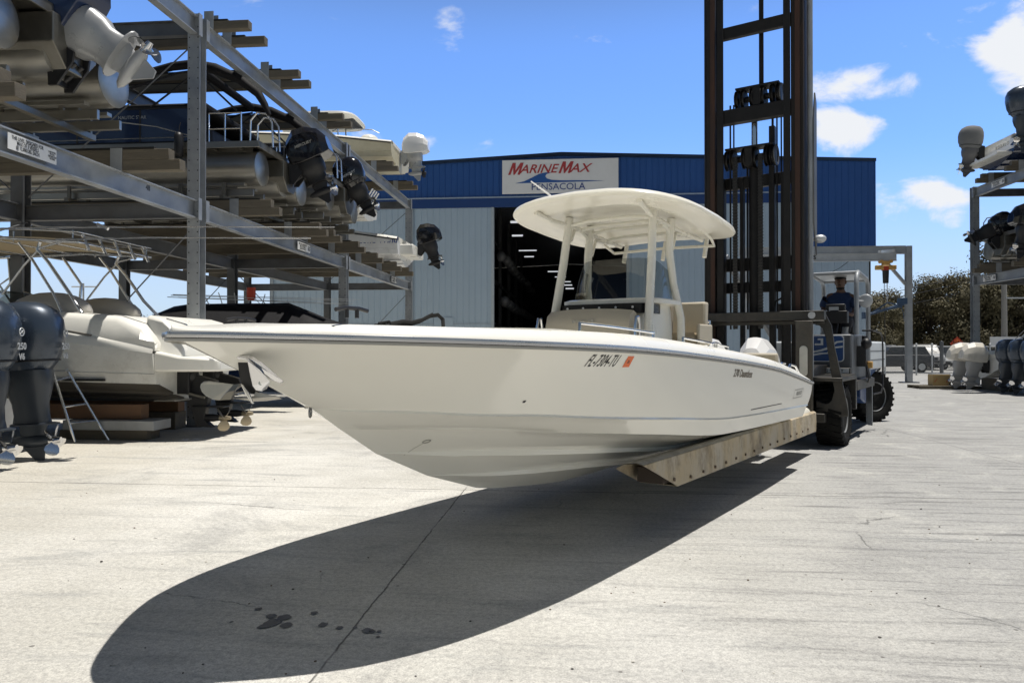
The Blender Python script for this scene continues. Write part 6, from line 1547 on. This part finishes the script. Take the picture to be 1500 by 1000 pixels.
spots = [(1262,66,.9,1,'tree between the building corner and the gantry post'),(1306,70,.85,0,'low tree right behind the gantry spreader bar'),(1322,76,.80,3,'tree just behind the gantry crane post'),
 (1362,70,.92,2,'rounded tree just past the gantry post'),(1400,74,1.12,0,'tall tree above the diamond road sign'),(1440,68,1.12,1,'tall tree seen beside the end post of the rack'),
 (1478,72,1.3,2,'tallest tree, seen through the rack'),(1530,66,1.35,0,'big tree behind the rack bays'),(1425,82,1.22,3,'distant tree filling the gap behind the rack end post'),(1575,70,1.3,2,'outermost tree of the row, behind the rack'),(1345,84,1.0,1,'far low tree between the gantry and the rack'),
 (1500,84,1.4,0,'far tall tree behind the timber pole'),
 (222,72,.68,1,'small dark tree top seen over the cabin cruiser'),(245,76,.62,0,'small tree top over the covered boat')]
for px, Y, s, k, lab in spots:
    T, h, used = protos[k]; X_ = (px-750)/1083*Y
    if not used: o = T; protos[k][2] = True
    else: o = dup(T, (0,0,0))
    o.location = (X_,Y,0); o.rotation_euler = (0,0,px*.7); o.scale = (s*.95,s*.95,s*.95); o['label'] = lab + ', olive green crown'
# dark hedge mass below the crowns
hv = []; hf = []; rnd = random.Random(5)
for i in range(22000):
    t = rnd.random(); X_ = lerp(31,74,t); Y = lerp(74,68,t)+rnd.uniform(-1.5,1.5); z = rnd.random()**1.2*3.4*(.75+.5*noise.noise(Vector((X_*.5,0,0))))
    p = Vector((X_,Y,z)); u = Vector((rnd.gauss(0,1),rnd.gauss(0,1),rnd.gauss(0,1))).normalized(); w_ = u.orthogonal().normalized(); s = rnd.uniform(.12,.32); b0 = len(hv)
    hv += [p-u*s*.5,p+w_*s*.3,p+u*s*.5,p-w_*s*.3]; hf.append((b0,b0+1,b0+2,b0+3))
q = MB(); q.v = hv; q.f = hf; tag(q.build('undergrowth', leafmat('undergrowth_leaves',(.015,.016,.008),(.075,.07,.035)), None, smooth=0, merge=False),'dark undergrowth along the foot of the trees','undergrowth',kind='stuff')

# ------------------------------------------------------------------ fence, parked cars, signs
def fence():
    F = thing('chain_link_fence','grey chain link fence along the far edge of the yard','fence',(0,0,0))
    m = bpy.data.materials.new('chain_mesh'); m.use_nodes = True; nt = m.node_tree; L = nt.links
    t = nd(nt,'ShaderNodeBsdfTransparent'); mx = nd(nt,'ShaderNodeMixShader'); tcn = nd(nt,'ShaderNodeTexCoord'); n = nd(nt,'ShaderNodeTexNoise'); n.inputs['Scale'].default_value = 25
    L.new(tcn.outputs['Object'], n.inputs[0]); mr = nd(nt,'ShaderNodeMapRange'); mr.inputs[1].default_value=.3; mr.inputs[2].default_value=.7; mr.inputs[3].default_value=.12; mr.inputs[4].default_value=.34
    L.new(n.outputs[0], mr.inputs[0]); L.new(mr.outputs[0], mx.inputs[0]); L.new(t.outputs[0], mx.inputs[1]); L.new(nt.nodes['Principled BSDF'].outputs[0], mx.inputs[2]); L.new(mx.outputs[0], nt.nodes['Material Output'].inputs[0])
    nt.nodes['Principled BSDF'].inputs['Base Color'].default_value = (.25,.26,.27,1)
    y0 = 42; X = lambda px: (px-750)/1083*y0
    pxs = (1283,1296,1342,1365,1379,1410,1450,1490,1530)
    for px in pxs:
        q = MB(); q.cyl((X(px),y0,0),(X(px),y0,1.75 if px != 1379 else 1.9),.045 if px != 1379 else .10,n=10); q.ell((X(px),y0,1.76 if px != 1379 else 1.9),.06,.06,.05,8,6); q.build('post', GALVL if px != 1379 else GALVD, F)
    q = MB(); q.cyl((X(1283),y0,1.62),(X(1530),y0,1.62),.026,n=8); q.cyl((X(1283),y0,.12),(X(1530),y0,.12),.02,n=8); q.build('rail', GALVL, F)
    q = MB(); q.add([(X(1283),y0-.03,.05),(X(1530),y0-.03,.05),(X(1530),y0-.03,1.62),(X(1283),y0-.03,1.62)],[(0,1,2,3)]); q.build('chain_mesh', m, F, smooth=0)
fence()
def car(label, px, Y, rz, paint, kind='suv'):
    C_ = thing('parked_car', label, 'car', ((px-750)/1083*Y,Y,0), rz, 'cars parked beyond the fence')
    q = MB(); sl = []
    if kind == 'suv': prof = [(-2.3,.75,1.0,.80),(-2.25,.45,1.08,.88),(-1.2,.38,1.12,.92),(1.2,.36,1.10,.92),(2.1,.42,1.0,.88),(2.35,.55,.85,.78)]
    elif kind == 'truck': prof = [(-2.8,.60,1.05,.86),(-2.75,.5,1.12,.92),(-.6,.45,1.14,.94),(1.3,.42,1.14,.94),(2.5,.45,1.05,.90),(2.75,.6,.95,.82)]
    else: prof = [(-2.25,.55,.85,.70),(-2.2,.4,.92,.82),(-1,.32,.95,.86),(1,.3,.92,.86),(2.0,.35,.78,.8),(2.3,.45,.65,.68)]
    rings = []
    for x, z0, z1, w_ in prof: rings.append([Vector((x,-w_,z0)),Vector((x,w_,z0)),Vector((x,w_*1.03,(z0+z1)/2)),Vector((x,w_*.95,z1)),Vector((x,-w_*.95,z1)),Vector((x,-w_*1.03,(z0+z1)/2))])
    q.loft(rings); b = q.build('body', paint, C_, smooth=30, bevel=.05)
    cab = {'suv':[(-2.1,1.02,.82),(-1.8,1.62,.68),(.3,1.68,.70),(.9,1.05,.82)],'truck':[(-.7,1.12,.86),(-.55,1.72,.72),(.6,1.74,.72),(1.3,1.12,.86)],'sedan':[(-1.7,.9,.78),(-1.0,1.38,.6),(.2,1.40,.6),(1.0,.9,.78)]}[kind]
    q = MB(); q.loft([[Vector((cab[0][0],-cab[0][2],cab[0][1])),Vector((cab[0][0],cab[0][2],cab[0][1])),Vector((cab[3][0],cab[3][2],cab[3][1])),Vector((cab[3][0],-cab[3][2],cab[3][1]))],[Vector((cab[1][0],-cab[1][2],cab[1][1])),Vector((cab[1][0],cab[1][2],cab[1][1])),Vector((cab[2][0],cab[2][2],cab[2][1])),Vector((cab[2][0],-cab[2][2],cab[2][1]))]]); q.build('windows', mat('car_window',(.015,.018,.02),.4), C_, bevel=.03)
    q = MB(); q.box(cab[1][0]-.03,cab[2][0]+.03,-cab[1][2]-.01,cab[1][2]+.01,cab[1][1]-.02,cab[1][1]+.05); q.build('roof', paint, C_, bevel=.03)
    R_ = .36 if kind != 'sedan' else .32
    for x in (-1.45,1.45) if kind != 'truck' else (-1.8,1.75):
        for sg in (-1,1):
            q = MB(); q.lathe([(-.11,.05),(-.11,R_*.9),(-.08,R_),(.08,R_),(.11,R_*.9),(.11,.05)],18,'y',(x,.82*sg,R_)); w_ = q.build('wheel', TYRE, C_)
            q = MB(); q.lathe([(-.118,.02),(-.118,R_*.6),(.118,R_*.6),(.118,.02)],14,'y',(x,.82*sg,R_)); q.build('rim', GALVL, w_)
    xf = prof[-1][0]; z1 = prof[-1][2]
    for sg in (-1,1): q = MB(); q.box(xf-.12,xf+.015,.62*sg-.16,.62*sg+.16,z1-.22,z1-.06); q.build('headlight', WHITEG, C_, bevel=.02)
    q = MB(); q.box(xf-.1,xf+.012,-.4,.4,z1-.26,z1-.08); q.box(xf-.1,xf+.02,-.75,.75,prof[-1][1]-.08,prof[-1][1]+.05); q.build('grille', BLACKP, C_)
    return C_
DKC = mat('dark_car_paint',(.02,.022,.026),.45); WHC = mat('white_car_paint',(.40,.41,.42),.5); SLC = mat('silver_car_paint',(.20,.21,.225),.5,.2); GRC = mat('grey_car_paint',(.10,.105,.11),.3,.3,coat=.5)
car('dark off-road vehicle parked behind the forklift and the gantry post', 1305, 47, R(180), DKC, 'suv')
car('white pickup truck facing the yard, just past the gantry post', 1353, 53, R(250), WHC, 'truck')
car('silver car parked behind the white pickup truck', 1372, 60, R(230), SLC, 'suv')
car('low white sedan half hidden by the white outboards', 1420, 52, R(200), WHC, 'sedan')
car('dark grey car between the pickup and the thick fence post', 1388, 57, R(190), GRC, 'suv')
car('white van-like car with a dark roof rack above the off-road vehicle', 1295, 62, R(185), SLC, 'truck')
# road works sign
def rsign():
    o = thing('road_sign','orange diamond road works sign behind the fence','sign',((1402-750)/1083*48,48,0),R(-5))
    q = MB(); q.cyl((0,.02,0),(0,.02,1.8),.035,n=8); q.build('pole', GALVL, o)
    q = MB(); q.prism([(0,1.35),(.46,1.81),(0,2.27),(-.46,1.81)], -.02, 0); pl = q.build('plate', REDP, o, smooth=0)
    q = MB(); q.prism([(0,1.45),(.36,1.81),(0,2.17),(-.36,1.81)], -.024, -.021); q.build('plate_face', ORANG, pl, smooth=0)
    text_mb('ROAD\nWORK',.2,.004,bold=.006).xf(plane_mat((0,-.028,1.81),(1,0,0),(0,0,1))).build('lettering', INK, pl, smooth=0)
rsign()
def upole():
    o = thing('utility_pole','weathered utility pole standing in front of the trees','pole',((1471-750)/1083*44,44,0),0)
    q = MB(); q.cyl((0,0,0),(0,0,7.2),.17,.13,n=12); q.build('pole', mat('pole_wood',(.33,.32,.30),.9,scale=4), o)
    q = MB(); q.box(-1.0,.9,-.26,-.2,1.6,2.2); q.build('notice_board', SIGNW, o)
    q = MB(); q.bar((0,-.15,4.5),(2.4,-.15,4.5),.08,.08); q.build('crossarm', GALVL, o)
upole()
q = MB()
for (a,b,c_) in ((( 1283,432,60),(1600,318,80),0),((1283,440,60),(1600,330,80),0),((1283,452,60),(1600,350,80),0)):
    p0 = P3(*a); p1 = P3(*b); q.tube([p0.lerp(p1,t)-Vector((0,0,1.2*4*t*(1-t))) for t in [k/12 for k in range(13)]],.022,4)
tag(q.build('power_lines', BLACKP, None),'thin overhead power lines above the trees','power line')
# small pole with aerial at the far left
q = MB(); p = P3(122,462,50); q.cyl((p.x,50,0),(p.x,50,P3(122,415,50).z),.06,n=8); q.tube([P3(105,420,50),P3(140,420,50)],.05,6); tag(q.build('utility_pole', GALVL, None),'thin distant pole seen above the cruiser windscreen','pole')

# pallet with parcel
o = thing('pallet','flat timber pallet on the concrete near the white outboards','pallet',yard(0,13.9,29.0,0)); o.location = P3(1379,508,28.6); o.location.z = 0; o.rotation_euler=(0,0,YAW)
for k in range(6): q = MB(); q.box(-1.05,1.15,-.6+.2*k,-.45+.2*k,.09,.115); q.build('slat', WOOD, o)
for yv in (-.55,0,.5): q = MB(); q.box(-1.05,1.15,yv-.04,yv+.04,0,.088); q.build('bearer', WOOD, o)
pc = thing('carton','tan cardboard carton with red print standing on the pallet','carton',(0,0,0)); pc.location = (o.location.x-.1,o.location.y,.117); pc.rotation_euler = (0,0,YAW); pc.scale = (.72,.72,.9)
q = MB(); q.box(-.45,.47,-.3,.3,0,.46); q.build('box', CARD, pc, bevel=.01)
q = MB(); q.box(-.43,.45,-.28,.28,.46,.50); q.build('lid', mat('lid_grey',(.3,.3,.3),.6), pc, bevel=.01)
q = MB()
for a in (-.35,.25): 
    for k in range(3): q.box(a+.05*k-.02,a+.05*k+.015,-.304,-.301,.14+.05*k,.20+.05*k)
q.build('red_print', REDP, pc)
# stone/litter pieces scattered on the slab
rnd = random.Random(11)
PB = [mat('pebble_dark',(.10,.095,.09),.9), mat('pebble_pale',(.55,.53,.48),.9), mat('pebble_brown',(.16,.12,.08),.9)]
pm = []
for k in range(6):
    q = MB(); q.ell((0,0,.4),1,.8,.5,7,5); q.v = [v*(1+.3*noise.noise(v*1.7+Vector((k,0,0)))) for v in q.v]
    mb_ = q; ob = mb_.build('pebble', PB[k%3], None, smooth=0); pm.append(ob)
def pebble(x,y,s,k,first):
    ob = pm[k] if first else pm[k].copy()
    if not first: COL.objects.link(ob)
    ob.location = (x,y,0); ob.scale = (s,s,s*rnd.uniform(.6,1)); ob.rotation_euler = (0,0,rnd.uniform(0,6))
    tag(ob,'small stone lying loose on the concrete','stone','loose stones scattered on the slab')
fixed = [(540,816),(500,857),(895,868),(430,862),(737,867),(753,690),(765,706),(830,691),(420,985),(838,978),(927,968),(430,620),(150,822),(303,822),(1010,818),(1375,771),(1430,789),(1450,790),(1348,745),(1290,749),(1275,865),(1287,932),(1132,984),(1232,848),(1312,868),(1010,708),(870,692),(680,748),(720,745)]
for i,(a,b) in enumerate(fixed):
    b = max(b, 640); Y = 1.6*1083/(b-508); pebble((a-750)/1083*Y,Y,rnd.uniform(.006,.013),i%6,i<6)
for i in range(120):
    Y = 3.6+16*rnd.random()**1.5; pebble(rnd.uniform(-.62,.68)*Y,Y,rnd.uniform(.003,.008)*(1+Y*.05),rnd.randrange(6),False)
# drops of water under the bow
q = MB()
for (a,b,r_) in ((760,582,.022),(797,603,.030),(832,608,.04),(800,622,.05),(780,632,.035),(840,629,.036),(770,634,.03),(922,594,.022),(948,628,.028),(995,637,.022),(1042,637,.014),(1078,645,.032),(1092,648,.02),(1112,648,.014),(1108,663,.012),(680,620,.012)):
    px, py = a/2, 600+b/2; Y = 1.6*1083/(py-508); X_ = (px-750)/1083*Y; n = 18
    ring = [(X_+r_*math.cos(t)*(1+.5*noise.noise(Vector((a,math.cos(t)*1.3,math.sin(t)*1.3)))), Y+r_*1.1*math.sin(t)*(1+.5*noise.noise(Vector((b,math.cos(t)*1.3,math.sin(t)*1.3)))), .004+.0004*(a%7)) for t in [2*math.pi*k/n for k in range(n)]]
    q.add(ring, [tuple(range(n))])
tag(q.build('wet_spots', mat('wet_concrete',(.12,.115,.105),.5), bpy.data.objects['ground'], smooth=0, merge=False))
# painted number beside the cruiser
t_ = text_mb('27',.34,.002,bold=.006); t_.xf(plane_mat((-5.55,12.75,.005),(.9,.1,0),(-.1,.9,0))); t_.build('bay_number', SIGNW, bpy.data.objects['ground'], smooth=0)
